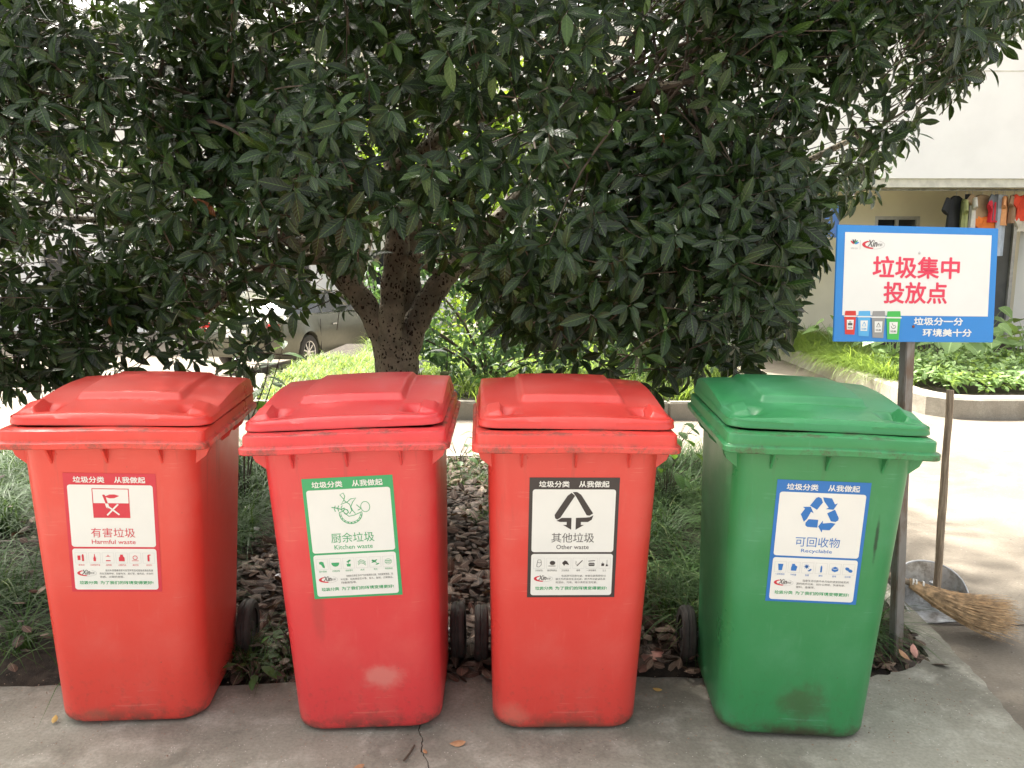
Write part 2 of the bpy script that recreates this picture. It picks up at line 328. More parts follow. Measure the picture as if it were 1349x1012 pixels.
# raised lawn behind the road
lawnpoly = [(-2.35, 7.62), (2.35, 7.62), (2.6, 12.6), (-2.5, 12.6), (-2.75, 9.3)]
def lawnz(x, y):
    return .10+.16*min(max((y-7.6)/1.6, 0), 1)*min(max((x+2.9)/1.2, 0), 1)
tag(MB().prism(lawnpoly, -.7, .09).obj('lawn', M['soil'], bevel=0), kind='structure', label='raised lawn of long grass behind the tree')
lk = MB()
def kerb_run(mb, P, wdt, z0, z1, gap=.004, step=1.0):
    for (a, b) in zip(P[:-1], P[1:]):
        a = Vector((*a, 0)); b = Vector((*b, 0)); L = (b-a).length; d = (b-a)/L; n = max(1, round(L/step)); ang = math.atan2(d.y, d.x)
        for k in range(n):
            c = a+d*(L*(k+.5)/n); mb.append((c, L/n-gap, ang, wdt, z0, z1))
runs = []; kerb_run(runs, [(-2.5, 7.57), (2.42, 7.57)], .1, -.3, .12); kerb_run(runs, [(2.47, 7.7), (2.68, 12.6)], .1, -.3, .12); kerb_run(runs, [(-2.44, 7.68), (-2.82, 9.3)], .1, -.5, .12)
lawnk = empty('lawn_kerb'); lawnk['kind'] = 'structure'
for c, L, ang, wd, z0, z1 in runs:
    MB().box((c.x, c.y, (z0+z1)/2), (L, wd, z1-z0), Matrix.Rotation(ang, 3, 'Z')).obj('kerb_stone', M['kerb'], lawnk, bevel=.012)
# garden bed on the right with its concrete kerb
GX, GY = 3.86, 7.55
gk = [(GX, 12.9), (GX, 8.1), (GX+.06, 7.8), (GX+.2, 7.62), (GX+.45, 7.56), (9.5, 7.75), (14, 7.9)]
gi = [(GX+.2, 12.9), (GX+.2, 8.15), (GX+.25, 7.95), (GX+.34, 7.83), (GX+.5, 7.77), (9.5, 7.95), (14, 8.1)]
n = len(gk)
rs = []
for (a, b) in zip(gk, gi):
    d = Vector((b[0]-a[0], b[1]-a[1], 0)).normalized()*.02
    rs.append([Vector((*a, -.1)), Vector((*a, .13)), Vector((*a, .15))+d, Vector((*b, .15))-d, Vector((*b, .13)), Vector((*b, -.1))])
tag(MB().rings(rs).obj('garden_kerb', M['kerb'], smooth=False), kind='structure', label='thick concrete kerb round the leafy garden')
tag(MB().prism([(b[0]+.01, b[1]+.01) for b in gi]+[(14, 12.9)], -.1, .1).obj('garden_soil', M['soil']), kind='structure')

# ------------------------------------------------------------------ wheelie bins
def rrect(hx, y0, y1, r, z, k=6, m=3):
    P = []
    for cx, cy, a0 in ((hx-r, y0+r, -90), (hx-r, y1-r, 0), (-hx+r, y1-r, 90), (-hx+r, y0+r, 180)):
        for i in range(k+1):
            a = R(a0+90*i/k); P.append(Vector((cx+r*math.cos(a), cy+r*math.sin(a), z)))
    return P
def yf(z): return .117-.072*z/.912
def sm(x): x = min(max(x, 0), 1); return x*x*(3-2*x)
LW, LY0, LY1 = .284, .052, .690
def lidz(x, y):
    ax = abs(x); z = .994+.034*sm((y-LY0)/.46)+.011*(1-(x/LW)**2)
    z += (.020-.009*sm((y-.3)/.35))*sm((.156-ax)/.014+.5)*sm((y-.225)/.028)
    # lifting tab and its finger pocket near each front corner
    ty = sm((y-.085)/.016)*sm((.215-y)/.05)
    rp = sm((ax-.150)/.055)*sm((.222-ax)/.012)*sm((y-.098)/.02)*sm((.205-y)/.045); z -= .026*rp
    tb = sm((ax-.212)/.012)*sm((.274-ax)/.014)*ty; z += (.023-.009*sm((.17-y)/.09)-.20*max(0, ax-.228))*tb
    e = min(LW-ax, y-LY0, LY1-y)
    z -= .012*(1-math.sqrt(max(0, 1-(1-min(1, e/.012))**2)))
    if y > .60: z -= .020*sm((y-.60)/.09)
    return z
def lid_mesh():
    nxs, nys = 97, 105; V = []; Fs = []; r = .055
    ys = [LY0+(LY1-LY0)*((j/(nys-1))**1.0) for j in range(nys)]
    for y in ys:
        hw = LW
        if y-LY0 < r: hw = LW-r+math.sqrt(max(0, r*r-(r-(y-LY0))**2))
        if LY1-y < .04: hw = LW-.04+math.sqrt(max(0, .0016-(.04-(LY1-y))**2))
        for i in range(nxs):
            s = -1+2*i/(nxs-1); s = math.copysign(1-(1-abs(s))**1.0, s); x = hw*s
            z = lidz(x, y)
            if abs(s) > .995: z = min(z, .985)
            V.append((x, y, z))
    for j in range(nys-1):
        for i in range(nxs-1): a = j*nxs+i; Fs.append((a, a+1, a+nxs+1, a+nxs))
    loop = [i for i in range(nxs)]+[j*nxs+nxs-1 for j in range(1, nys)]+[(nys-1)*nxs+i for i in range(nxs-2, -1, -1)]+[j*nxs for j in range(nys-2, 0, -1)]
    cx, cy = 0, (LY0+LY1)/2; prev = loop
    for (sc, zz) in ((1.006, .990), (1.008, .978), (1.012, .976), (1.012, .9705), (.96, .9705)):
        cur = []
        for a in loop:
            x, y, z = V[a]; cur.append(len(V)); V.append((x*sc, cy+(y-cy)*sc, zz))
        m = len(loop)
        for k in range(m): Fs.append((prev[k], cur[k], cur[(k+1) % m], prev[(k+1) % m]))
        prev = cur
    me = pm('lid', V, Fs)
    b = bmesh.new(); b.from_mesh(me); bmesh.ops.remove_doubles(b, verts=b.verts, dist=1e-5); bmesh.ops.recalc_face_normals(b, faces=b.faces); b.to_mesh(me); b.free()
    me.shade_smooth(); me.set_sharp_from_angle(angle=R(50)); return me
LID = lid_mesh()
def body_mesh():
    rs = []
    zs = [(.0, .022), (.003, .012), (.010, .004), (.022, 0)]+[(z, 0) for z in np.linspace(.05, .93, 16)]
    for z, ins in zs:
        f = z/.912; rs.append(rrect(.2255+.025*f-ins, yf(z)+ins, .605+.055*f-ins, .085-.02*f-ins*.5, z, 8))
    mb = MB().rings(rs, cap=True)
    # gussets under the rim
    def fin(x0, x1, d, hgt, y=None):
        ya = yf(.912); V = [(x0, ya+.01, .912), (x1, ya+.01, .912), (x0, ya-d, .912), (x1, ya-d, .912), (x0, yf(.912-hgt)+.006, .912-hgt), (x1, yf(.912-hgt)+.006, .912-hgt)]
        mb.add(V, [(0, 1, 5, 4), (2, 4, 5, 3), (0, 4, 2), (1, 3, 5), (0, 2, 3, 1)])
    for x in (-.155, 0, .155): fin(x-.003, x+.003, .034, .062)
    for s in (-1, 1):   # side lugs
        for y0, y1 in ((.085, .115), (.36, .366), (.52, .55)):
            V = [(s*.240, y0, .912), (s*.240, y1, .912), (s*.288, y0, .912), (s*.288, y1, .912), (s*.240, y0, .850), (s*.240, y1, .850), (s*.272, y0, .875), (s*.272, y1, .875)]
            mb.add(V, [(0, 1, 3, 2), (2, 3, 7, 6), (6, 7, 5, 4), (0, 2, 6, 4), (1, 5, 7, 3)])
    me = mb.mesh('body'); b = bmesh.new(); b.from_mesh(me); bmesh.ops.recalc_face_normals(b, faces=b.faces); b.to_mesh(me); b.free()
    me.shade_smooth(); me.set_sharp_from_angle(angle=R(35)); return me
def rim_mesh():
    prof = [(.048, .9125), (.012, .9110), (.002, .9125), (0, .9150), (0, .9290), (.0015, .9305), (.0080, .9320), (.0105, .9345), (.0110, .9590), (.0125, .9630), (.0165, .9655), (.05, .9680), (.052, .96)]
    rs = []
    for ins, z in prof:
        rs.append(rrect(.298-ins, 0+ins, .690-ins*.4, max(.006, .026-ins*.3), z, 6))
    me = MB().rings(rs, cap=False).mesh('rim'); b = bmesh.new(); b.from_mesh(me); bmesh.ops.recalc_face_normals(b, faces=b.faces)
    bmesh.ops.subdivide_edges(b, edges=[e for e in b.edges if e.calc_length() > .2], cuts=10)
    for vv in b.verts:  # slight sag and waviness of the old plastic
        vv.co.z += .0016*math.sin(vv.co.x*14+1)+.0012*math.sin(vv.co.y*11)
    b.to_mesh(me); b.free(); me.shade_smooth(); me.set_sharp_from_angle(angle=R(32)); return me
BODY = body_mesh(); RIM = rim_mesh()
MW = Matrix.Rotation(math.pi/2, 4, 'Y')
def wheel_meshes():
    t_ = MB().lathe([(.066, -.022), (.088, -.025), (.098, -.018), (.101, -.006), (.097, -.003), (.097, .003), (.101, .006), (.098, .018), (.088, .025), (.066, .022)], 28, MW).mesh('tyre')
    h_ = MB().lathe([(.0, .020), (.018, .020), (.020, .012), (.03, .006), (.06, .010), (.067, .016), (.067, -.016), (.06, -.010), (.03, -.006), (.020, -.012), (.018, -.020), (.0, -.020)], 20, MW).mesh('hub')
    for me in (t_, h_):
        b = bmesh.new(); b.from_mesh(me); bmesh.ops.recalc_face_normals(b, faces=b.faces); b.to_mesh(me); b.free(); me.shade_smooth(); me.set_sharp_from_angle(angle=R(40))
    return t_, h_
TY, HB = wheel_meshes(); TY.materials.append(M['rubber']); HB.materials.append(M['hub'])

# ---- flat print: text, strokes, shapes in a sticker's own plane (x right, y up)
def tmesh(s, bold=0., res=2):
    cu = bpy.data.curves.new('t', 'FONT'); cu.body = s; cu.size = 1; cu.offset = bold; cu.resolution_u = res
    o = bpy.data.objects.new('t', cu); m = bpy.data.meshes.new_from_object(o)
    V = np.array([v.co[:] for v in m.vertices]); Fs = [tuple(p.vertices) for p in m.polygons]
    bpy.data.objects.remove(o); bpy.data.curves.remove(cu); bpy.data.meshes.remove(m); return V, Fs
TC = {}
class Flat2:
    def __init__(s): s.mb = MB()
    def text(s, st, x0, y0, x1, y1, bold=.0, res=2, z=0.):
        bold0 = bold; bold = min(bold, .006); k = (st, bold, res)
        if k not in TC: TC[k] = tmesh(st, bold, res)
        V, Fs = TC[k]; a = V.min(0); b = V.max(0)
        e = (y1-y0)*max(0, bold0-.006)*.9; sh = [(0, 0)] if bold0 <= .006 else [(-e, 0), (e, 0), (0, e), (0, -e)]
        for q, (ex, ey) in enumerate(sh):
            V2 = [(x0+(v[0]-a[0])/(b[0]-a[0])*(x1-x0)+ex, y0+(v[1]-a[1])/(b[1]-a[1])*(y1-y0)+ey, z+q*.00004) for v in V]; s.mb.add(V2, Fs)
        return s
    def poly(s, P, z=0.):
        P = [(p[0], p[1], z) for p in P]
        a = sum(P[i][0]*P[(i+1) % len(P)][1]-P[(i+1) % len(P)][0]*P[i][1] for i in range(len(P)))
        if a < 0: P = P[::-1]
        s.mb.add(P, [tuple(range(len(P)))]); return s
    def rect(s, x0, y0, x1, y1, r=0, z=0.):
        if r == 0: return s.poly([(x0, y0), (x1, y0), (x1, y1), (x0, y1)], z)
        P = []
        for cx, cy, a0 in ((x1-r, y0+r, -90), (x1-r, y1-r, 0), (x0+r, y1-r, 90), (x0+r, y0+r, 180)):
            P += [(cx+r*math.cos(R(a0+15*i)), cy+r*math.sin(R(a0+15*i))) for i in range(7)]
        return s.poly(P, z)
    def line(s, P, wd, z=0., closed=False):
        P = [Vector((p[0], p[1], 0)) for p in P]
        if closed: P = P+[P[0], P[1]]
        L = []
        for i, p in enumerate(P):
            d = (P[min(i+1, len(P)-1)]-P[max(i-1, 0)]); d = d.normalized() if d.length > 0 else Vector((1, 0, 0)); nn = Vector((-d.y, d.x, 0))*wd/2; L.append((p-nn, p+nn))
        V = []; Fs = []
        for a, b in L: V += [(a.x, a.y, z), (b.x, b.y, z)]
        for i in range(len(L)-1): Fs.append((2*i, 2*i+2, 2*i+3, 2*i+1))
        s.mb.add(V, Fs); return s
    def frame(s, x0, y0, x1, y1, wd, z=0.):
        return s.rect(x0, y0, x1, y0+wd, z=z).rect(x0, y1-wd, x1, y1, z=z).rect(x0, y0+wd, x0+wd, y1-wd, z=z).rect(x1-wd, y0+wd, x1, y1-wd, z=z)
    def ell(s, cx, cy, rx, ry, n=20, a=0, z=0.):
        return s.poly([(cx+rx*math.cos(t)*math.cos(a)-ry*math.sin(t)*math.sin(a), cy+rx*math.cos(t)*math.sin(a)+ry*math.sin(t)*math.cos(a)) for t in [2*math.pi*i/n for i in range(n)]], z)
    def obj(s, name, mat, parent, z):
        me = s.mb.mesh(name); return ob(name, me, mat, parent, (0, 0, z))
def arc(cx, cy, r, a0, a1, n=10, ry=None):
    ry = ry or r; return [(cx+r*math.cos(R(a0+(a1-a0)*i/n)), cy+ry*math.sin(R(a0+(a1-a0)*i/n))) for i in range(n+1)]
def logo(parent, x, y, s, z, small='世新'):
    """red swoosh, slanted 'Xin' and two small characters"""
    f = Flat2(); n = 16
    o = [(x+.5*s+.5*s*math.cos(R(a)), y+.18*s*math.sin(R(a))) for a in np.linspace(120, 265, n)]
    i_ = [(x+.56*s+.42*s*math.cos(R(a)), y+.01*s+.135*s*math.sin(R(a))) for a in np.linspace(265, 120, n)]
    V = o+i_; m = MB(); m.add([(a, b, 0) for a, b in V], [(k, k+1, 2*n-2-k, 2*n-1-k) for k in range(n-1)])
    ob('logo_swoosh', m.mesh('logo_swoosh'), M['ired'], parent, (0, 0, z))
    f = Flat2(); f.line(arc(x+.5*s, y, .5*s, -95, 60, 16, .18*s), .012*s); f.obj('logo_ring', M['igrey'], parent, z)
    f = Flat2(); f.text('Xin', x+.26*s, y-.08*s, x+.66*s, y+.19*s, .03); f.text(small, x+.67*s, y-.06*s, x+.90*s, y+.06*s, .0)
    V = f.mb.V; f.mb.V = [(a+(b-y)*.22, b, c) for a, b, c in V]; f.obj('logo_lettering', M['text'], parent, z)
SW, SH = .262, .378
PARA = {
 'harm': ['指对人体健康或者对自然环境造成直接或潜在危害', '的生活废弃物，如废电池、废灯管、废药品、杀虫剂', '容器、过期药品等。'],
 'kit': ['指居民日常生活中产生的易腐性垃圾，包括剩菜剩饭、菜', '叶垃圾、瓜皮果核花卉等、骨头、鱼刺、过期食品、', '残羹剩饭等。'],
 'other': ['包括除可回收垃圾、有害垃圾和厨余垃', '圾之外的其他生活垃圾，即大件垃圾以及其', '他混杂、污染、难分类的生活垃圾。'],
 'rec': ['指废生活垃圾中未污染的适宜回收和资', '源利用的垃圾，如办公用纸、快递包装、', '塑料、金属等。']}
CAPS = {'harm': ['废电池', '过期指甲油', '油漆桶', '过期药品', '废灯管', '杀虫剂'], 'kit': ['菜叶菜梗', '瓜果皮核', '枯枝落叶', '肉类', '骨头', '剩菜剩饭'],
        'other': ['污损纸张', '破旧陶瓷品', '卫生用品', '烟蒂', '一次性餐具', '尘土'], 'rec': ['一次性纸杯', '牛奶盒', '金属', '塑料', '玻璃', '旧衣服']}
def picto(kind, f, g, s):
    """main emblem, centred on 0,0 in a box of half-size s; f dark shapes, g the shapes laid over them in white"""
    if kind == 'harm':
        f.frame(-s, -s*.88, s, s*.88, s*.045).rect(-s+s*.045, -s*.835, s-s*.045, 0)
        f.poly([(-.45*s, .5*s), (-.34*s, .52*s), (-.28*s, .42*s), (-.05*s, .52*s), (.2*s, .53*s), (.47*s, .44*s), (.2*s, .31*s), (-.05*s, .29*s), (-.26*s, .36*s), (-.18*s, .0), (-.3*s, .0)])
        g.poly([(-.33*s, -.01*s), (-.16*s, -.01*s), (-.12*s, -.15*s), (-.18*s, -.34*s), (-.22*s, -.2*s), (-.26*s, -.3*s), (-.3*s, -.15*s)])
        g.line([(-.25*s, -.72*s), (.38*s, -.05*s)], .09*s, .0002).line([(-.2*s, -.16*s), (.42*s, -.68*s)], .09*s, .0004)
    elif kind == 'kit':
        w_ = .045*s
        f.line(arc(.02*s, -.25*s, .66*s, 175, 360, 22), w_).line(arc(.02*s, -.25*s, .57*s, 180, 355, 20), w_*.7)
        f.line([(-.64*s, -.2*s), (-.42*s, -.12*s), (-.3*s, -.25*s), (-.1*s, -.45*s), (.2*s, -.4*s), (.68*s, -.2*s)], w_)
        f.line([(-.3*s, .62*s), (-.5*s, .9*s), (-.3*s, 1.0*s), (-.22*s, .8*s), (-.3*s, .55*s), (-.5*s, .3*s), (-.1*s, .45*s), (.1*s, .62*s), (.4*s, .66*s), (.2*s, .42*s), (.05*s, .1*s), (.1*s, -.1*s), (-.05*s, -.3*s)], w_)
        f.line([(-.3*s, .55*s), (0, .3*s), (.15*s, -.1*s), (.3*s, -.3*s)], w_)
        f.line(arc(.9*s, .1*s, .26*s, 0, 360, 18, .32*s), w_*.8).line([(.66*s, .0*s), (.45*s, -.1*s)], w_).line([(.4*s, .25*s), (.62*s, .02*s)], w_)
        f.line([(-1.05*s, .15*s), (-.8*s, .1*s), (-.5*s, .0), (-.3*s, .08*s)], w_*1.3)
        for a in (-.9, -.7, -.5): f.line([(a*s, .08*s), ((a+.08)*s, .24*s)], w_).line([(a*s, .06*s), ((a+.05)*s, -.12*s)], w_)
        for a in np.linspace(195, 345, 9): f.ell(.02*s+.61*s*math.cos(R(a)), -.25*s+.61*s*math.sin(R(a)), .045*s, .03*s, 8)
        f.line([(-.4*s, -.12*s), (-.3*s, .02*s), (-.15*s, -.05*s), (-.1*s, -.2*s), (-.25*s, -.32*s), (-.35*s, -.22*s)], w_*1.4)
    elif kind == 'other':
        T = (.0, .95*s); L_ = (-.88*s, -.38*s); w_ = .2*s
        # left limb, right limb, foot pieces that end in two arrows pointing down
        f.poly([(-.14*s, .96*s), (-.34*s, .80*s), (-.96*s, -.22*s), (-.93*s, -.40*s), (-.82*s, -.47*s), (-.66*s, -.36*s), (.04*s, .80*s)])
        f.poly([(-.08*s, 1.0*s), (.14*s, 1.0*s), (.34*s, .86*s), (.98*s, -.14*s), (.80*s, -.26*s), (.66*s, -.24*s), (.10*s, .74*s)])
        f.poly([(-.86*s, -.54*s), (-.60*s, -.38*s), (-.10*s, -.38*s), (-.10*s, -1.02*s), (-.52*s, -.76*s), (-.34*s, -.76*s), (-.34*s, -.60*s), (-.68*s, -.60*s)])
        f.poly([(.12*s, -.38*s), (.62*s, -.36*s), (.82*s, -.34*s), (1.0*s, -.24*s), (.92*s, -.48*s), (.74*s, -.60*s), (.38*s, -.60*s), (.38*s, -.76*s), (.54*s, -.76*s), (.12*s, -1.02*s)])
    else:
        seg = [[(-.62, .42), (-.26, .22), (.02, .68), (-.10, .90), (-.24, .93), (-.34, .88)], [(.0, .92), (.48, .90), (.72, .46), (.60, .52), (.66, .44), (.30, .28), (.38, .42)]]
        A = [(-.60, .44), (-.22, .22), (.04, .64), (-.06, .86), (-.20, .93), (-.32, .88)]
        B = [(.02, .92), (.48, .88), (.66, .56), (.80, .62), (.62, .26), (.22, .28), (.36, .36), (.10, .70)]
        for k in range(3):
            a = -2*math.pi*k/3; ca, sa = math.cos(a), math.sin(a)
            for P in (A, B): f.poly([((x*ca-(y+.02)*sa)*s, (x*sa+(y+.02)*ca)*s) for x, y in P])
def icons(kind, f, xs, y, s):
    def P(i, pts): f[i].poly([(xs[i]+a*s, y+b*s) for a, b in pts])
    def E(i, a, b, r, q, an=0): f[i].ell(xs[i]+a*s, y+b*s, r*s, q*s, 14, an)
    def L(i, pts, w_=.12): f[i].line([(xs[i]+a*s, y+b*s) for a, b in pts], w_*s)
    if kind == 'harm':
        P(0, [(-.6, -.4), (-.1, -.4), (-.1, .5), (-.6, .5)]); P(0, [(.15, -.6), (.5, -.6), (.5, .5), (.4, .75), (.25, .75), (.15, .5)])
        P(1, [(-.22, -.6), (.22, -.6), (.22, .0), (.08, .4), (.06, .8), (-.06, .8), (-.08, .4), (-.22, 0)])
        P(2, [(-.5, .3), (.5, .3), (.1, .45), (0, .7), (-.1, .45)]); P(2, [(-.4, -.6), (.4, -.6), (.4, -.4), (-.4, -.4)])
        P(3, [(-.5, -.6), (.5, -.6), (.5, .1), (.25, .4), (.25, .7), (-.25, .7), (-.25, .4), (-.5, .1)])
        L(4, arc(0, .1, .38, 0, 360, 14), .12); L(4, [(-.6, -.5), (.6, -.5)], .1)
        P(5, [(-.2, -.6), (.15, -.6), (.15, .5), (.45, .6), (.3, .75), (-.1, .7), (-.2, .5)])
    elif kind == 'kit':
        P(0, [(-.1, .6), (-.5, .5), (-.5, .1), (-.2, 0), (.1, -.6), (.4, -.7), (.45, -.4), (.3, .1), (.3, .4)])
        P(1, arc(0, .2, .7, 175, 365, 14)); P(2, [(-.3, -.6), (.3, -.6), (.38, -.1), (-.38, -.1)]); L(2, [(0, -.1), (0, .4)], .1); E(2, .15, .5, .3, .18, .5); E(2, -.15, .3, .2, .12, -.5)
        for q in (-.3, 0, .3): L(3, [(-.7, q-.1), (-.2, q+.3), (.3, q+.1), (.7, q-.2)], .09)
        E(4, -.1, .2, .6, .14, .5); E(4, -.1, .15, .5, .12, -.6); E(4, .4, -.35, .35, .12, .3); E(4, -.4, .35, .2, .14)
        L(5, arc(0, 0, .6, 0, 360, 14, .5), .06); L(5, [(-.5, .15), (.5, .15)], .12); L(5, [(-.5, -.15), (.4, -.15)], .12)
    elif kind == 'other':
        L(0, [(-.4, -.6), (.0, -.7), (.4, -.3), (.4, .3), (.3, .7), (-.2, .7), (-.3, .3), (.1, .1), (.4, .3)], .08); L(0, [(-.4, -.6), (-.35, .0), (-.3, .3)], .08)
        E(1, .05, .1, .5, .42); L(1, [(-.7, -.5), (.6, -.5)], .1); P(2, [(-.6, .1), (-.1, .6), (.3, .4), (.7, -.3), (.3, -.2), (.0, -.1), (-.2, -.5)])
        L(3, [(-.3, -.5), (.7, .6)], .16); L(3, [(-.6, .0), (-.4, .2), (-.5, .5)], .07); L(3, [(-.2, -.1), (-.5, -.2)], .07)
        L(4, [(-.6, .5), (.6, .6)], .06); L(4, [(-.6, .35), (.6, .5)], .06); P(4, [(-.6, -.1), (.6, -.1), (.4, .12), (-.4, .12)]); P(4, [(-.6, -.2), (.6, -.2), (.45, -.5), (-.45, -.5)])
        P(5, [(-.6, -.5), (-.1, -.5), (-.1, .0), (-.6, .0)]); L(5, [(-.35, 0), (-.35, .3)], .06); L(5, [(.4, .7), (.4, -.1)], .06); P(5, [(.15, -.55), (.65, -.55), (.45, -.1), (.35, -.1)])
    else:
        P(0, [(-.45, .6), (.45, .6), (.3, -.6), (-.3, -.6)]); P(1, [(-.5, -.6), (.4, -.6), (.55, .2), (.1, .5), (.1, .7), (-.4, .7), (-.4, .35), (-.5, .1)])
        E(2, -.2, .3, .28, .28); [L(2, [(-.2, .3), (-.2+.5*math.cos(a), .3+.5*math.sin(a))], .08) for a in np.linspace(0, 5.5, 8)]; E(2, .45, -.35, .3, .16, .8); E(2, .2, -.5, .16, .1)
        P(3, [(-.15, -.7), (.15, -.7), (.15, .3), (.05, .6), (-.05, .6), (-.15, .3)])
        P(4, [(-.6, .2), (0, .5), (.6, .25), (0, 0)]); P(4, [(-.6, .1), (0, -.1), (.6, .12), (.55, -.3), (0, -.55), (-.55, -.3)])
        E(5, -.25, .15, .4, .3, -.5); E(5, .3, -.2, .4, .3, -.4)
TITLE = {'harm': ('有害垃圾', 'Harmful waste'), 'kit': ('厨余垃圾', 'Kitchen waste'), 'other': ('其他垃圾', 'Other waste'), 'rec': ('可回收物', 'Recyclable')}
def sticker(parent, kind, mat, tmat, rot=0., dx=0., dz=.6435):
    up = Vector((0, -.072, .912)).normalized(); rt = Vector((1, 0, 0)); nn = rt.cross(up)
    B = Matrix((rt, up, nn)).transposed().to_4x4()
    f = Flat2().rect(-SW/2, -SH/2, SW/2, SH/2); me = f.mb.mesh('sticker')
    st = ob('sticker', me, mat, parent)
    base = Vector((dx, yf(0), 0))+up*dz+nn*.0012
    st.matrix_local = Matrix.Translation(base) @ B @ Matrix.Rotation(R(rot), 4, 'Z')
    W2 = SW/2; top = SH/2; z1, z2 = .0006, .0011
    g = Flat2(); g.rect(-W2+.010, top-.232, W2-.010, top-.036, .008); g.obj('upper_panel', M['white'], st, z1)
    g = Flat2(); g.rect(-W2+.010, top-.371, W2-.010, top-.238, .008); g.obj('lower_panel', M['white'], st, z1)
    Flat2().text('垃圾分类', -.103, top-.0295, -.015, top-.0105, .03).obj('heading', M['white'], st, z1); Flat2().text('从我做起', .013, top-.0295, .101, top-.0105, .03).obj('heading', M['white'], st, z1)
    f, g2 = Flat2(), Flat2(); s = {'harm': .0525, 'kit': .050, 'other': .058, 'rec': .055}[kind]; cy = top-{'harm': .093, 'kit': .098, 'other': .102, 'rec': .100}[kind]
    picto(kind, f, g2, s)
    for q in (f, g2): q.mb.V = [(a, b+cy, c_) for a, b, c_ in q.mb.V]
    f.obj('emblem', mat, st, z2)
    if g2.mb.V: g2.obj('emblem_detail', M['white'], st, z2+.0004)
    zh, en = TITLE[kind]; ew = {'harm': .063, 'kit': .056, 'other': .048, 'rec': .044}[kind]
    Flat2().text(zh, -.063, top-.2015, .063, top-.171, .0).obj('title', tmat, st, z2)
    Flat2().text(en, -ew, top-.2225, ew, top-.2085, .006).obj('english_title', tmat, st, z2)
    xs = [-.0975+.039*i for i in range(6)]; iy = top-.268
    f = Flat2()
    for x in xs: f.frame(x-.017, iy-.0165, x+.017, iy+.0175, .0007)
    f.obj('icon_frames', M['frame'], st, z2)
    fs = [Flat2() for _ in xs]; icons(kind, fs, xs, iy, .0165)
    for f in fs: f.obj('icon', mat, st, z2+.0003)
    for x, c_ in zip(xs, CAPS[kind]): ww = .0036*len(c_)*.78; Flat2().text(c_, x-ww, iy-.0255, x+ww, iy-.0195, 0, 1).obj('caption', tmat, st, z2)
    logo(st, -.112, top-.317, .056, z2)
    f = Flat2(); 
    for i, ln in enumerate(PARA[kind]):
        full = .162; x0 = -.047 if i else -.030; x1 = x0+min(.155 if i else .138, .0078*len(ln)); f.text(ln, x0, top-.3115-.0105*i, x1, top-.3045-.0105*i, 0, 1)
    f.obj('paragraph', M['text'], st, z2)
    Flat2().text('垃圾分类', -.107, top-.3535, -.055, top-.3425, .025, 1).text('为了我们的环境变得更好!', -.047, top-.3535, .107, top-.3425, .025, 1).obj('slogan', M['igreen'], st, z2)
    return st
def make_bin(x, y, yaw, lean, mat, kind, smat, tmat, label, lidshift=0., rot=0.):
    root = empty('wheelie_bin', (x, y, .001+abs(lean)*.225), (0, 0, 0)); root.rotation_euler = (Matrix.Rotation(yaw, 3, 'Z') @ Matrix.Rotation(lean, 3, 'Y')).to_euler()
    tag(root, label, 'wheelie bin', 'wheelie bins in a row on the pavement')
    def part(name, me):
        me = me.copy(); me.materials.clear(); me.materials.append(mat); return ob(name, me, None, root)
    part('body', BODY); part('rim', RIM); l_ = part('lid', LID)
    l_.rotation_euler = (0, lidshift, 0); l_.location = (0, 0, .002)
    hb = MB()
    for s in (-1, 1): hb.tube([(s*.19, .66, .955), (s*.19, .735, .965)], .014, 8)
    hb.tube([(-.24, .735, .965), (.24, .735, .965)], .014, 10); hb.obj('grab_handle', mat, root, smooth=True)
    for s in (-1, 1): MB().tube([(s*.10-.035, .700, .975), (s*.10+.035, .700, .975)], .016, 10).obj('hinge', mat, root, smooth=True)
    MB().tube([(-.24, .585, .1), (.24, .585, .1)], .011, 8).obj('axle', M['steel'], root, smooth=True)
    for s in (-1, 1):
        wp = empty('wheel', (s*.262, .585, .1)); wp.parent = root
        link(bpy.data.objects.new('tyre', TY), wp); link(bpy.data.objects.new('hub', HB), wp)
    sticker(root, kind, smat, tmat, rot)
    return root
make_bin(-1.19148, 2.32348, .0854, .0178, M['red1'], 'harm', M['ired'], M['ired'], 'red wheelie bin with red bordered Harmful waste sticker', .004, -1.)
make_bin(-.44333, 2.28090, .01414, -.0317, M['red2'], 'kit', M['igreen'], M['igreen'], 'red wheelie bin with green bordered Kitchen waste sticker and pale scuff', -.010, 1.1)
make_bin(.17360, 2.29126, .0387, .0131, M['red3'], 'other', M['iblack'], M['text'], 'red wheelie bin with black bordered Other waste sticker', .006, .1)
make_bin(.85911, 2.24761, -.0527, .0297, M['green1'], 'rec', M['iblue'], M['iblue'], 'green wheelie bin with blue bordered Recyclable sticker', .007, .3)

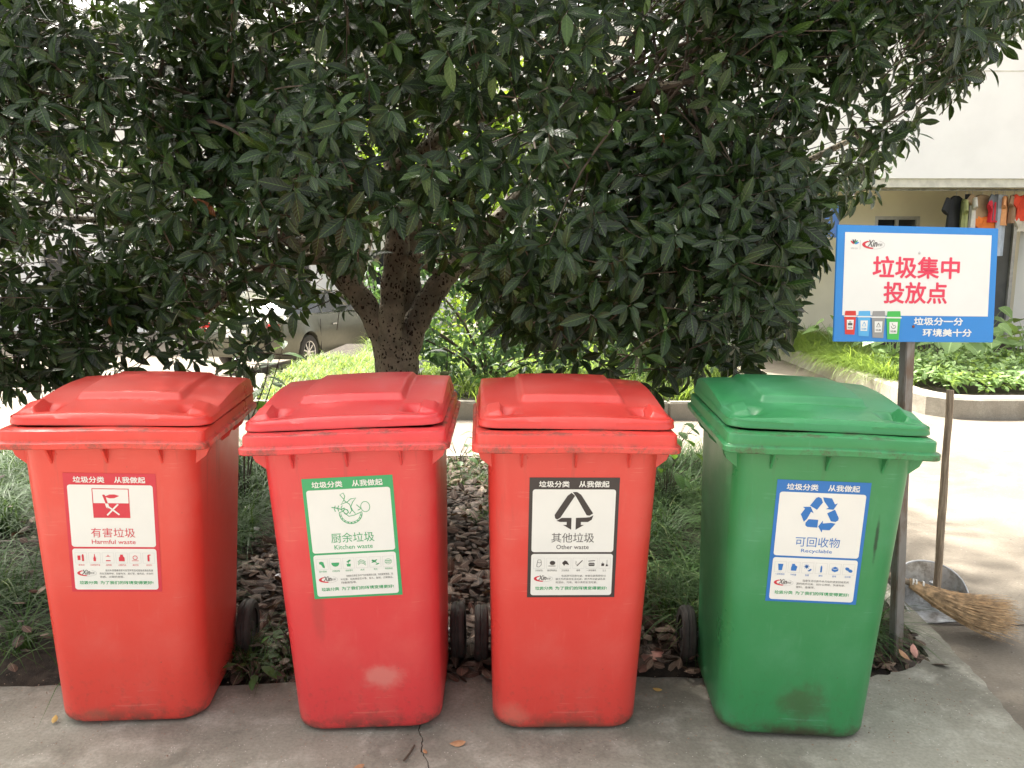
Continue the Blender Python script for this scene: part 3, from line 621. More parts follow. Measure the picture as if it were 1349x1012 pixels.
# ------------------------------------------------------------------ notice board
nb = empty('notice_board', (1.435, 2.93, 0)); tag(nb, 'blue and white notice board with red Chinese characters on a metal post', 'sign')
pt = MB(); pb = Vector((0, 0, -.2)); ptop = Vector((-.047, .012, 1.42)); 
Mx = Matrix.Rotation(.25, 3, 'Z'); hw = .0185
rs = []
for p in (pb, Vector((0, 0, 0)), pb.lerp(ptop, .5), ptop): rs.append([p+Mx @ Vector(q) for q in ((-hw, -hw, 0), (hw, -hw, 0), (hw, hw, 0), (-hw, hw, 0))])
pt.rings(rs); pt.obj('post', M['post'], nb, bevel=.003)
s_ = (1.39306, 2.89967, 1.36792, .12765, -.01648, .0837, .5934, .3955)
bd_M = Matrix.Translation(Vector(s_[:3])-Vector((1.435, 2.93, 0))) @ Matrix.Rotation(s_[3], 4, 'Z') @ Matrix.Rotation(-s_[5], 4, 'X') @ Matrix.Rotation(-s_[4]*1.0, 4, 'Y') @ Matrix.Rotation(math.pi/2, 4, 'X')
BW, BH = s_[6], s_[7]
mb = MB(); mb.box((0, 0, -.004), (BW, BH, .008)); bd = mb.obj('board', M['signblue'], nb, bevel=.0015); bd.matrix_local = bd_M
def sx(u): return (u-.5)*BW
def sy(v): return (.5-v)*BH
Flat2().rect(sx(.047), sy(.772), sx(.957), sy(.062)).obj('white_panel', M['signwhite'], bd, .0008)
Flat2().text('垃圾集中', sx(.224), sy(.447), sx(.762), sy(.262), .026, 3).obj('red_lettering', M['signred'], bd, .0016); Flat2().text('投放点', sx(.296), sy(.665), sx(.690), sy(.482), .026, 3).obj('red_lettering', M['signred'], bd, .0016)
Flat2().text('垃圾分一分', sx(.492), sy(.852), sx(.80), sy(.786), .04).obj('white_lettering', M['signwhite'], bd, .0008); Flat2().text('环境美十分', sx(.55), sy(.950), sx(.858), sy(.884), .04).obj('white_lettering', M['signwhite'], bd, .0008)
logo(bd, sx(.152), sy(.165), .082, .0016)
for k, (a, c_) in enumerate([(-50, M['ired']), (-20, M['iblack']), (10, M['text']), (38, M['igreen']), (65, M['signblue'])]):
    f = Flat2(); x0, y0 = sx(.105), sy(.165); a_ = R(90-a); f.ell(x0+.010*math.cos(a_), y0+.010*math.sin(a_), .008, .0028, 10, a_, z=.00008*k); f.obj('hand_emblem', c_, bd, .0016)
Flat2().rect(sx(.139), sy(.208), sx(.141), sy(.128)).text('绿色世新', sx(.085), sy(.207), sx(.126), sy(.192), 0, 1).obj('logo_divider', M['igrey'], bd, .0016)
for k, (c_, cn, u0) in enumerate([((.65, .04, .03), 'red', .055), ((.10, .42, .78), 'blue', .137), ((.30, .30, .30), 'grey', .222), ((.06, .48, .09), 'green', .312)]):
    m_ = ink('printed_bin_'+cn, c_); wd = .078+.006*k; ht = .2+.014*k; v0 = .735
    X = lambda q: sx(u0+wd*q); Y = lambda q: sy(v0+ht*q)
    f = Flat2(); f.poly([(X(.06), Y(.22)), (X(.98), Y(.22)), (X(.9), Y(1.02)), (X(.16), Y(1.0))]).poly([(X(.12), Y(0)), (X(.94), Y(-.01)), (X(.98), Y(.2)), (X(.08), Y(.2))], .0002); f.obj('printed_bin', m_, bd, .0016+.0003*k)
    f = Flat2(); f.poly([(X(.0), Y(.20)), (X(1.05), Y(.20)), (X(1.03), Y(.25)), (X(.02), Y(.25))]).poly([(X(.26), Y(.38)), (X(.80), Y(.38)), (X(.77), Y(.80)), (X(.29), Y(.80))]); f.obj('printed_bin_label', M['signwhite'], bd, .0021+.0003*k)
    f = Flat2(); cx, cy = X(.53), Y(.53)
    if k in (1, 2): f.line([(cx, cy+.008), (cx-.007, cy-.006), (cx+.007, cy-.006), (cx, cy+.008)], .0022)
    elif k == 0: f.rect(cx-.008, cy-.007, cx+.008, cy+.001).rect(cx-.004, cy+.003, cx+.003, cy+.006)
    else: f.line(arc(cx, cy, .008, 180, 360), .002).line([(cx-.006, cy+.01), (cx, cy), (cx+.007, cy+.004)], .0018)
    f.text('垃圾', X(.34), Y(.75), X(.72), Y(.68), .02, 1); f.obj('printed_bin_mark', m_ if k == 1 else M['text'], bd, .0026+.0003*k)
for u_, v_, m_ in ((.507, .228, M['steel']), (.489, .865, flat('rusty_screw', (.3, .09, .05), .6, .4))):
    MB().lathe([(0, .003), (.003, .0028), (.0048, .0012), (.005, 0)], 12, Matrix.Translation((sx(u_), sy(v_), .0008))).obj('screw', m_, bd, smooth=True)

# ------------------------------------------------------------------ dustpan and broom
g0 = Vector((1.80, 3.38, -.043))
dp = empty('dustpan', g0, (0, 0, R(8))); tag(dp, 'galvanised tin dustpan with tall wooden handle beside the broom', 'dustpan')
# pan: a half-round scoop, wall high at the back and running out towards the mouth
NN = 18; pan = MB(); outl = []
for i in range(NN+1):
    a = R(-5+190*i/NN); outl.append((.135*math.cos(a), .105*math.sin(a), .07+.115*max(0, math.sin(a))**.6))
outl = [(.150, -.10, .03)]+outl+[(-.150, -.10, .03)]
for off in (0, .0025):
    base = [Vector((x*(1-off*6), y*(1-off*6), off)) for x, y, h_ in outl]; rimp = [Vector((x*(1.16 if y > -.1 else 1.05)*(1-off*6), y*(1.18 if y > -.1 else 1)*(1-off*6), h_)) for x, y, h_ in outl]
    m = len(base); pan.add(base+rimp, [(i, i+1, m+i+1, m+i) for i in range(m-1)]+[tuple(range(m))])
    if off == 0: rimline = rimp
pan.obj('pan', M['tin'], dp)
rl = MB(); rl.tube(rimline, .004, 6); rl.obj('rolled_rim', M['steel'], dp, smooth=True)
A = at(1234, 778, 3.40)-g0; Bp = at(1252, 514, 3.43)-g0
inv = Matrix.Rotation(-R(8), 3, 'Z'); A = inv @ A; Bp = inv @ Bp
hd = MB(); n_ = 12
hd.tube([A.lerp(Bp, k/n_)+Vector((math.sin(k*1.3)*.0018, math.cos(k)*.0015, 0)) for k in range(-1, n_+1)], [.0165-.0015*math.sin(k*.9)*.5-.0002*k for k in range(-1, n_+1)], 10); hd.obj('handle', M['wood'], dp, smooth=True)
MB().tube([A+Vector((0, .02, .03)), A+Vector((0, .02, -.045))], .02, 10).obj('handle_socket', M['tin'], dp, smooth=True)

P0 = at(1198, 768, 3.24); P2 = at(1332, 806, 3.12)
br = empty('broom', (P0.x, P0.y, -.04)); o0 = Vector((P0.x, P0.y, -.04)); tag(br, 'straw broom with fanned brown bristles lying across the dustpan', 'broom')
V = []; Fs = []
ax = (P2-P0).normalized(); sd = Vector((0, 0, 1)).cross(ax).normalized(); upv = ax.cross(sd)
bs = MB()
for k in range(760):
    a = rnd.uniform(0, 2*math.pi); q = math.sqrt(rnd.random()); u_, v_ = math.cos(a)*q, math.sin(a)*q
    Ls = rnd.uniform(.72, 1.08) if rnd.random() < .8 else rnd.uniform(.45, .8)
    pts = []; jx, jz = rnd.gauss(0, .020), rnd.gauss(0, .014)
    for j, f_ in enumerate((0, .3, .6, .85, 1)):
        f2 = f_*Ls; c_ = P0.lerp(P2, f2); w_ = .018+.075*f2**.7; h_ = .018+.052*f2**.7; c_ = c_+Vector((0, 0, -.045*math.sin(min(1, f2)*2.6)))
        p = c_+sd*(u_*w_+jx*f_**2)+Vector((0, 0, 1))*(v_*h_+jz*f_**2); p.z = max(p.z, -.035); pts.append(p-o0)
    bs.tube(pts, [.0022, .0018, .0014, .001, .0006], 3, cap=False)
bs.obj('bristle_bundle', M['straw'], br, smooth=True)['kind'] = 'stuff'
bt = MB()
for f_ in (.02, .05, .12): bt.tube([P0.lerp(P2, f_)-o0, P0.lerp(P2, f_+.018)-o0], .021+.02*f_, 14)
bt.obj('binding', M['twine'], br, smooth=True)
MB().tube([P0.lerp(P2, .06)-o0, P0-o0-ax*.25+Vector((0, 0, .02)), P0-o0-ax*.62+Vector((0, .1, .09))], [.013, .0125, .012], 10).obj('handle', M['wood'], br, smooth=True)

# ------------------------------------------------------------------ leaves
def leaf_template(curl=.22, fold=.14, prof=((.0, .0), (.13, .40), (.32, .86), (.56, 1.), (.80, .70), (1., .0))):
    st = prof; V = [(0, 0, 0)]; UV = [(0, 0)]
    for t_, w_ in st[1:-1]:
        for s in (-1, 0, 1): V.append((t_, s*w_*.5, fold*abs(s)*w_*.3-curl*t_*t_)); UV.append((t_, s))
    V.append((1, 0, -curl)); UV.append((1, 0)); n = len(V); T = [(0, 2, 1), (0, 3, 2)]
    for i in range(len(st)-3):
        a = 1+3*i; T += [(a, a+1, a+4), (a, a+4, a+3), (a+1, a+2, a+5), (a+1, a+5, a+4)]
    a = n-4; T += [(a, a+1, n-1), (a+1, a+2, n-1)]
    return np.array(V, float), np.array(T), np.array(UV, float)
def norm(a): return a/np.maximum(np.linalg.norm(a, axis=-1, keepdims=True), 1e-9)
def leaves_mesh(name, P, D, N, L, W, tint, tmpl=None):
    T, Q, UV = tmpl or leaf_template(); D = norm(D); N = norm(N-D*(N*D).sum(-1, keepdims=True)); S = np.cross(N, D)
    V = P[:, None]+T[None, :, 0:1]*(L[:, None, None]*D[:, None])+T[None, :, 1:2]*(W[:, None, None]*S[:, None])+T[None, :, 2:3]*(L[:, None, None]*N[:, None])
    k = len(T); F_ = (Q[None]+np.arange(len(P))[:, None, None]*k).reshape(-1, 3)
    return fast(name, V.reshape(-1, 3), F_, np.repeat(tint, k), np.tile(UV, (len(P), 1)))
def whorls(C, A, n=7, L0=.105, g=.35, tmin=35, tmax=105):
    """leaf whorls at the twig tips C pointing along A -> arrays for every leaf"""
    m = len(C); A = norm(A); up = np.tile([0., 0., 1.], (m, 1)); up[np.abs(A[:, 2]) > .95] = [1, 0, 0]
    U = norm(np.cross(A, up)); Vv = np.cross(A, U); P = []; D = []; N = []; L = []; W = []; ph0 = RG.uniform(0, 6.28, m)
    for k in range(n):
        ph = ph0+k*2.4+RG.normal(0, .25, m); th = np.radians(tmin+(tmax-tmin)*k/(n-1)+RG.normal(0, 9, m))
        r = U*np.cos(ph)[:, None]+Vv*np.sin(ph)[:, None]
        d = A*np.cos(th)[:, None]+r*np.sin(th)[:, None]; nn = A*np.sin(th)[:, None]-r*np.cos(th)[:, None]
        d = norm(d+np.array([0, 0, -g])+RG.normal(0, .08, (m, 3))); nn = nn+np.array([0, 0, .5])+RG.normal(0, .18, (m, 3))
        P.append(C-A*(.012*k)[..., None] if False else C-A*(.008*k)+d*.008); D.append(d); N.append(nn)
        l_ = L0*RG.uniform(.55, 1.22, m)*(.75+.25*min(1, k/2.5)); L.append(l_); W.append(l_*RG.uniform(.33, .42, m))
    return map(np.concatenate, (P, D, N, L, W))
def pix(P):
    d = P[..., 1]*math.cos(PITCH)-(P[..., 2]-H)*math.sin(PITCH); u = P[..., 1]*math.sin(PITCH)+(P[..., 2]-H)*math.cos(PITCH)
    return 674.5+F*P[..., 0]/d, 506-F*u/d

# ------------------------------------------------------------------ the big tree
tree = empty('evergreen_tree', (-.6, 4.35, 0)); TO = Vector((-.6, 4.35, 0))
tag(tree, 'large dark evergreen tree with spotted bark and glossy leaves behind the bins', 'tree')
def spl(P, n=8):
    out = []; P = [Vector(p) for p in P]
    for i in range(len(P)-1):
        a, b, c_, d = P[max(i-1, 0)], P[i], P[i+1], P[min(i+2, len(P)-1)]
        for k in range(n):
            t_ = k/n; out.append(.5*((2*b)+(c_-a)*t_+(2*a-5*b+4*c_-d)*t_*t_+(3*b-a-3*c_+d)*t_**3))
    return out+[P[-1]]
def limb(name, pts, rr, par=tree, n=12, rough=.06):
    P = [p for p in spl(pts, 6)]; m = len(P); rad = [np.interp(i/(m-1), np.linspace(0, 1, len(rr)), rr) for i in range(m)]
    rad = [r_*(1+rough*math.sin(i*1.7+r_*90)) for i, r_ in enumerate(rad)]
    b = MB(); b.tube([p-TO for p in P], rad, n)
    me = b.mesh(name)
    return ob(name, me, M['bark'], par, smooth=True), P
TY_ = 4.35
tr = limb('trunk', [Vector((-.62, TY_, -.1)), Vector((-.62, TY_, .15)), at(524, 560, TY_), at(523, 500, TY_), at(522, 455, TY_), at(518, 425, TY_)], [.18, .14, .122, .118, .110, .07], n=18, rough=.03)
Ls = []
Ls.append(limb('limb', [at(516, 520, TY_), at(506, 455, TY_-.03), at(482, 402, TY_-.05), at(448, 362, TY_-.05), at(424, 335, TY_), at(372, 312, TY_+.1), at(280, 296, TY_+.2), at(150, 292, TY_+.25), at(20, 286, TY_+.3)], [.06, .064, .062, .057, .052, .042, .033, .025, .014]))
Ls.append(limb('limb', [at(516, 500, TY_-.05), at(514, 440, TY_-.07), at(518, 380, TY_-.06), at(524, 310, TY_-.05), at(521, 240, TY_-.02), at(508, 120, TY_+.1), at(500, -80, TY_+.2)], [.07, .068, .064, .062, .056, .045, .035]))
Ls.append(limb('limb', [at(530, 500, TY_+.02), at(543, 440, TY_), at(562, 400, TY_+.02), at(584, 368, TY_+.05), at(607, 343, TY_+.1), at(660, 285, TY_+.15), at(740, 200, TY_+.2), at(820, 90, TY_+.3)], [.06, .065, .066, .060, .054, .045, .035, .025]))
Ls.append(limb('limb', [at(536, 470, TY_+.05), at(540, 410, TY_+.09), at(538, 350, TY_+.12), at(545, 280, TY_+.15), at(575, 180, TY_+.3), at(600, 20, TY_+.4)], [.06, .07, .065, .055, .045, .03]))
Ls.append(limb('limb', [at(585, 365, TY_+.05), at(540, 335, TY_-.15), at(640, 365, TY_-.35), at(690, 420, TY_-.4)], [.02, .016, .012, .006], n=7))
Ls.append(limb('limb', [at(430, 340, TY_), at(360, 346, TY_-.1), at(318, 372, TY_-.15), at(270, 412, TY_-.2), at(235, 428, TY_-.25)], [.035, .028, .022, .015, .008], n=8))
Ls.append(limb('limb', [at(607, 343, TY_+.1), at(700, 330, TY_), at(830, 300, TY_-.1), at(980, 250, TY_-.2), at(1130, 180, TY_-.1)], [.045, .04, .03, .02, .012], n=8))
Ls.append(limb('limb', [at(522, 250, TY_-.02), at(440, 200, TY_-.3), at(330, 180, TY_-.7), at(200, 170, TY_-1.0)], [.04, .03, .02, .01], n=8))
Ls.append(limb('limb', [at(522, 220, TY_-.02), at(640, 150, TY_-.3), at(780, 120, TY_-.8), at(900, 110, TY_-1.0)], [.04, .03, .02, .01], n=8))
limbpts = np.array([tuple(p) for _, P in Ls for p in P])
BX = [-400, 0, 100, 250, 320, 345, 400, 440, 480, 530, 600, 632, 665, 700, 740, 800, 900, 985, 1030, 1065, 1090, 1110, 1180, 1225, 1290, 1349, 1800]
BY = [520, 520, 528, 522, 500, 462, 436, 408, 380, 324, 328, 388, 456, 480, 496, 504, 508, 490, 438, 384, 340, 283, 220, 154, 96, 44, -200]
def crown_clusters(n):
    out = []; tot = 0
    while tot < n:
        m = 60000; P = RG.uniform([-4.4, 2.75, .85], [2.75, 6.4, 4.5], (m, 3)); x, y, z = P.T
        lump = .24*np.sin(x*2.3+z*1.9+1)+.22*np.sin(x*4.1-z*3.3)+.15*np.sin(z*6.1+x*1.3+2)+.12*np.sin(x*8.3+z*2.1)
        e = np.abs((x+1.0)/3.6)**3+np.abs((y-4.6)/1.75)**3+np.abs((z-2.55)/2.0)**3
        px, py = pix(P); by = np.interp(px, BX, BY)+14*np.sin(px*.045)+10*np.sin(px*.11+1)
        ok = (e+lump < 1) & (py < by-6)
        ok &= ~((y < 4.55) & (px > 478) & (px < 560) & (py > 285)) & ~((y < 4.5) & (px > 425) & (px < 612) & (py > 345+.0*px))
        front = 4.6-1.75*np.clip(1-np.abs((x+1.0)/3.6)**3-np.abs((z-2.55)/2.0)**3-lump, 0, 1)**(1/3)
        dep = y-front; pr = .075+.95*np.exp(-(dep/.6)**2)
        # clumps: denser boughs with looser air between
        cl = .5+.5*np.sin(x*3.7+1.3*np.sin(z*2.9))*np.sin(z*4.3+1.1*np.sin(x*2.2+y*2)); pr *= .09+1.08*cl**1.9
        pr *= np.where((px > -150) & (px < 1500) & (py > -120), 1, .5)
        edge = np.clip((by-py)/60, 0, 1); pr *= .5+.5*edge; pr *= np.where((px < 335) & (py > 425), .72, 1)
        P = P[ok & (RG.random(m) < pr)]; out.append(P); tot += len(P)
    return np.concatenate(out)[:n]
CC = crown_clusters(11200)
axis = np.stack([-.6+(CC[:, 0]+.6)*.35, np.full(len(CC), 4.6), np.clip(CC[:, 2]-.2, 1.4, 3.2)], -1)
AA = norm(norm(CC-axis)+RG.normal(0, .45, CC.shape)+np.array([0, -.25, .05]))
P, D, N, L, W = whorls(CC, AA, 7, .093, .42)
px, py = pix(P)
csun = np.tile(RG.random(len(CC)), 7); tint = np.clip(.62*csun**1.3+.42*RG.random(len(P)), 0, .97); tint = np.where(RG.random(len(P)) < .0008, 1., tint)  # per-whorl tint: younger leaves, plus sunlit and dark clumps put into the colour
inv_ = (px > 0) & (px < 1349) & (py > 0) & (py < 520); dist = np.linalg.norm(P-np.array([0, 0, H]), axis=1)
order = np.argsort(np.where(inv_, dist/L, 1e9)); pick = order[:300]; rest = np.setdiff1d(np.arange(len(P)), pick)
TO_ = np.array(TO)
half = RG.random(len(rest)) < .45
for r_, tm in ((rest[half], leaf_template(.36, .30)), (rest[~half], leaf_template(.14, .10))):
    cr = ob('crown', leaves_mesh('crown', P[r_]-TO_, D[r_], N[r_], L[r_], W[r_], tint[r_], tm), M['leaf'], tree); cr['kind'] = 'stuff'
LV = []
for k in range(8):
    tm = leaf_template(.12+.03*k, .08+.02*k)
    me = leaves_mesh('leaf', np.zeros((1, 3)), np.array([[1., 0, 0]]), np.array([[0, 0, 1.]]), np.array([1.]), np.array([.38]), np.array([k/8+.05]), tm); me.materials.append(M['leaf']); LV.append(me)
def leaf_object(p, d, nrm, L_, me, parent, name='leaf'):
    d = Vector(d).normalized(); nrm = Vector(nrm); nrm = (nrm-d*nrm.dot(d)).normalized(); s = nrm.cross(d)
    o = bpy.data.objects.new(name, me); COL.objects.link(o); o.parent = parent
    o.matrix_local = Matrix.Translation(p) @ Matrix((d, s, nrm)).transposed().to_4x4() @ Matrix.Scale(L_, 4); return o
for i in pick: leaf_object(P[i]-TO_, D[i], N[i], float(L[i]), LV[int(tint[i]*7.9)], tree)
# twigs: from every whorl a thin stalk running back to its bough
def twig_mesh(name, A, B, C_, r0, r1, ns=3):
    """three-point tubes A->B->C"""
    Pn = np.stack([A, B, C_], 1); d = norm(C_-A); up = np.tile([0., 0, 1.], (len(A), 1)); up[np.abs(d[:, 2]) > .9] = [1, 0, 0]; u = norm(np.cross(d, up)); v = np.cross(d, u)
    rr = np.stack([r0, (r0+r1)/2, r1], 1); V = []
    for k in range(ns):
        a = 2*math.pi*k/ns; V.append(Pn+(u*math.cos(a)+v*math.sin(a))[:, None]*rr[..., None])
    V = np.stack(V, 2).reshape(-1, 3); Q = []
    for j in range(2):
        for k in range(ns): k2 = (k+1) % ns; Q.append((j*ns+k, j*ns+k2, (j+1)*ns+k2, (j+1)*ns+k))
    Q = (np.array(Q)[None]+np.arange(len(A))[:, None, None]*3*ns).reshape(-1, 4); return fast(name, V, Q)
n_ = len(CC); ln = RG.uniform(.08, .26, n_)[:, None]; B_ = CC-AA*ln*.5+np.array([0, 0, -.01]); C_ = CC-AA*ln+RG.normal(0, .03, CC.shape)+np.array([0, .02, -.02])
tw = ob('twigs', twig_mesh('twigs', CC-TO_, B_-TO_, C_-TO_, np.full(n_, .0012), np.full(n_, .003)), M['twig'], tree); tw['kind'] = 'stuff'
# boughs linking limbs to the leafy shell
sel = RG.choice(n_, 900, replace=False); bb = MB(); nb_ = 0
for q in sel:
    e = CC[q]; dd = np.linalg.norm((limbpts-e)*[1, 1, 1.25], axis=1); c_ = [k for k in np.argsort(dd)[:14]]; k = rnd.choice(c_)
    if dd[k] > 1.05 or dd[k] < .2: continue
    a = Vector(limbpts[k]); e = Vector(e); L_ = (e-a).length; sd_ = Vector((rnd.gauss(0, .09), rnd.gauss(0, .09), rnd.gauss(0.03, .09)))*L_
    P_ = spl([a, a.lerp(e, .35)+sd_+Vector((0, .05, .10*L_)), a.lerp(e, .7)+sd_*.4+Vector((rnd.gauss(0, .03), .03, .07*L_)), e], 3)
    r0 = rnd.uniform(.005, .010); bb.tube([p-TO for p in P_], [r0+(.0016-r0)*i/(len(P_)-1) for i in range(len(P_))], 5, cap=False); nb_ += 1
    if nb_ >= 260: break
bo = bb.obj('boughs', M['twig'], tree, smooth=True); bo['kind'] = 'stuff'

# ------------------------------------------------------------------ grasses
def blades(name, C, n, Lr, width, droop, tint_c, mat, parent=None, segs=4, spread=.03, lean=.6):
    m = len(C)*n; base = np.repeat(C, n, 0)+np.concatenate([RG.normal(0, spread, (m, 2)), np.zeros((m, 1))], 1)
    ph = RG.uniform(0, 6.28, m); ln = np.abs(RG.normal(lean, .25, m)); L_ = RG.uniform(Lr[0], Lr[1], m); hd_ = np.stack([np.cos(ph), np.sin(ph)], -1)
    side = np.stack([-np.sin(ph), np.cos(ph), np.zeros(m)], -1)*width/2; V = []
    for j in range(segs+1):
        t_ = j/segs; ang = ln*.5+droop*t_*(.6+ln*.6); r = L_*t_
        hx = np.sin(np.minimum(ang, 2.3))*r; hz = np.cos(np.minimum(ang, 2.3))*r*(1-.18*t_)
        c_ = base+np.stack([hd_[:, 0]*hx, hd_[:, 1]*hx, hz], -1); wj = (1-t_**2*.92); V += [c_-side*wj, c_+side*wj]
    V = np.stack(V, 1).reshape(-1, 3); Q = np.array([(2*j, 2*j+1, 2*j+3, 2*j+2) for j in range(segs)]); Q = (Q[None]+np.arange(m)[:, None, None]*2*(segs+1)).reshape(-1, 4)
    tn = np.clip(np.repeat(tint_c, n)*.5+RG.random(m)*.55, 0, .99); uv = np.tile(np.array([(j//2/segs, 0) for j in range(2*segs+2)]), (m, 1))
    o = ob(name, fast(name, V, Q, np.repeat(tn, 2*segs+2), uv), mat, parent); o['kind'] = 'stuff'; return o
def scatter(n, x0, x1, y0, y1, zf, f=None):
    out = []
    while len(out) < n:
        x, y = RG.uniform(x0, x1), RG.uniform(y0, y1)
        if f is None or f(x, y): out.append((x, y, zf(x, y)))
    return np.array(out)
def redge(y): return 1.50+.09*(y-2.9)
gl = scatter(190, -3.6, -1.28, 2.76, 5.5, bedz, lambda x, y: x < -1.42 or y > 3.1)
blades('border_grass', gl, 50, (.24, .46), .0062, 1.0, RG.random(len(gl)), M['grass'])['label'] = 'dense dark lilyturf filling the bed left of the bins'
gm = scatter(70, .42, 1.0, 3.02, 5.5, bedz)
blades('border_grass', gm, 50, (.24, .42), .0062, 1.0, RG.random(len(gm)), M['grass'])['label'] = 'arching lilyturf in the gap between red and green bins'
gr = np.concatenate([scatter(95, .95, 1.75, 3.0, 5.5, bedz, lambda x, y: x < redge(y)-.10 and (x < 1.2 or y > 3.08)), scatter(5, 1.26, 1.40, 2.98, 3.10, bedz)])
blades('border_grass', gr, 50, (.18, .33), .0060, 1.0, RG.random(len(gr)), M['grass'])['label'] = 'lilyturf round the foot of the notice board post'
gs = np.concatenate([scatter(16, -1.05, -.62, 2.72, 3.1, bedz), scatter(12, -.25, .0, 3.9, 5.3, bedz), scatter(40, -.5, .3, 4.8, 5.6, bedz)])
blades('sparse_grass', gs, 24, (.10, .24), .0035, .8, RG.random(len(gs)), M['grass'])
ll = scatter(260, -2.6, -1.45, 7.66, 11, lambda x, y: .08, lambda x, y: x > -2.32-.23*max(0, y-7.6) and x < -1.5-.05*(y-7.6))
blades('lawn_grass', ll, 22, (.08, .20), .008, .8, RG.random(len(ll)), M['lawn'], segs=3, spread=.05, lean=.6)
lw = scatter(1400, -2.6, 2.4, 7.66, 12.5, lambda x, y: .09, lambda x, y: x > -1.62-.08*max(0, y-7.6))
blades('lawn_grass', lw, 16, (.18, .42), .009, .8, RG.random(len(lw)), M['lawn'], segs=3, spread=.06, lean=.5)['label'] = 'sunlit long grass on the raised lawn behind the tree'
ge = scatter(200, 3.95, 4.7, 8.6, 12.6, lambda x, y: .1, lambda x, y: x < 4.05+.12*(y-8))
blades('garden_edge_grass', ge, 34, (.35, .6), .009, 1.1, RG.random(len(ge))*.6+.4, M['lawn'], segs=4, spread=.05)['label'] = 'pale long grass arching over the garden kerb'

# ------------------------------------------------------------------ dead leaves on the bed
def flatleaves(name, Pn, L0, mat, parent=None, up=.0, tint=None):
    m = len(Pn); D_ = RG.normal(0, 1, (m, 3)); D_[:, 2] = RG.normal(0, .22, m); N_ = np.tile([0., 0, 1.], (m, 1))+RG.normal(0, .38, (m, 3)); L_ = L0*RG.uniform(.6, 1.2, m)
    return ob(name, leaves_mesh(name, Pn, D_, N_, L_, L_*RG.uniform(.36, .62, m), RG.random(m)**1.4*.98 if tint is None else tint, leaf_template(.22, -.22)), mat, parent)
dl = scatter(8500, -1.25, .85, 2.73, 5.6, lambda x, y: bedz(x, y)+RG.uniform(.004, .05))
flatleaves('leaf_litter', dl, .068, M['dead'])['kind'] = 'stuff'
dl2 = np.concatenate([scatter(260, 1.05, 1.56, 2.78, 3.2, lambda x, y: bedz(x, y)+RG.uniform(.005, .03)), scatter(160, -2.6, -1.4, 2.72, 4, lambda x, y: bedz(x, y)+RG.uniform(.02, .3))])
flatleaves('leaf_litter', dl2, .06, M['dead'])['kind'] = 'stuff'
DLV = []
for k in range(6):
    me = leaves_mesh('dead_leaf', np.zeros((1, 3)), np.array([[1., 0, 0]]), np.array([[0, 0, 1.]]), np.array([1.]), np.array([.5]), np.array([.3+k*.13]), leaf_template(.12+.07*k, -.1-.08*k)); me.materials.append(M['dead']); DLV.append(me)
cnt = 0
while cnt < 200:
    x, y = rnd.uniform(-1.2, .62), rnd.uniform(2.78, 5.3); u_ = 674.5+1102*x/(y+.2)
    if not ((300 < u_ < 400) or (585 < u_ < 650) or (840 < u_ < 925)): continue
    p = Vector((x, y, bedz(x, y)+.05+rnd.random()*.015)); leaf_object(p, (rnd.gauss(0, 1), rnd.gauss(0, 1), rnd.gauss(0, .2)), (rnd.gauss(0, .35), rnd.gauss(0, .35)-.2, 1), rnd.uniform(.045, .08), rnd.choice(DLV), bed, 'dead_leaf'); cnt += 1
def fallen(px_, py_, L_, ang, mat, label, z=.004, tilt=.15):
    p = on(px_, py_, z); tm = leaf_template(.1, -.35)
    me = leaves_mesh('fallen_leaf', np.zeros((1, 3)), np.array([[math.cos(ang), math.sin(ang), tilt]]), np.array([[.1, -.25, 1.]]), np.array([L_]), np.array([L_*.5]), np.array([.8]), tm)
    o = ob('fallen_leaf', me, mat, None, p-Vector((math.cos(ang), math.sin(ang), 0))*L_*.5); tag(o, label, 'leaf')
fallen(603, 979, .050, .1, M['deadlight'], 'curled tan leaf on the pavement between the second and third bins', .008)
fallen(560, 990, .024, 2.1, M['deadlight'], 'tiny tan leaf beside the pavement crack')
fallen(473, 1010, .034, .5, M['deadlight'], 'small orange leaf on the pavement in front of the second bin', .006)
fallen(866, 908, .036, -.5, M['deadyellow'], 'yellow leaf on the pavement in front of the red and green bins gap', .006)
fallen(72, 949, .036, 1.8, M['deadyellow'], 'yellowish leaf at the bottom left corner of the harmful waste bin', .01, .4)
fallen(857, 866, .105, .2, M['deadpink'], 'large pinkish dead leaf beside the wheel of the green bin', .05, .25)
fallen(847, 880, .075, 1.1, M['deadpink'], 'dull brown leaf below the large pinkish one', .03, .2)
fallen(1204, 862, .055, 1.4, M['deadpink'], 'pale brown leaf standing just right of the notice board post', .05, .9)
fallen(1190, 866, .05, 2.2, M['deadlight'], 'tan leaf leaning against the foot of the notice board post', .04, .7)
for k, (bx_, by_, bz_, L_, an, mt, lb) in enumerate([(-1.16, 2.90, 1.052, .045, .7, 'deadlight', 'curled dry leaf lying on the lid of the harmful waste bin'), (.985, 2.64, 1.040, .022, 2.0, 'dead', 'tiny dark leaf scrap on the green lid')]):
    me = leaves_mesh('fallen_leaf', np.zeros((1, 3)), np.array([[math.cos(an), math.sin(an), .05]]), np.array([[0, 0, 1.]]), np.array([L_]), np.array([L_*.5]), np.array([.5]), leaf_template(.15, -.3))
    if k: tag(ob('fallen_leaf', me, M[mt], None, (bx_, by_, bz_)), lb, 'leaf')
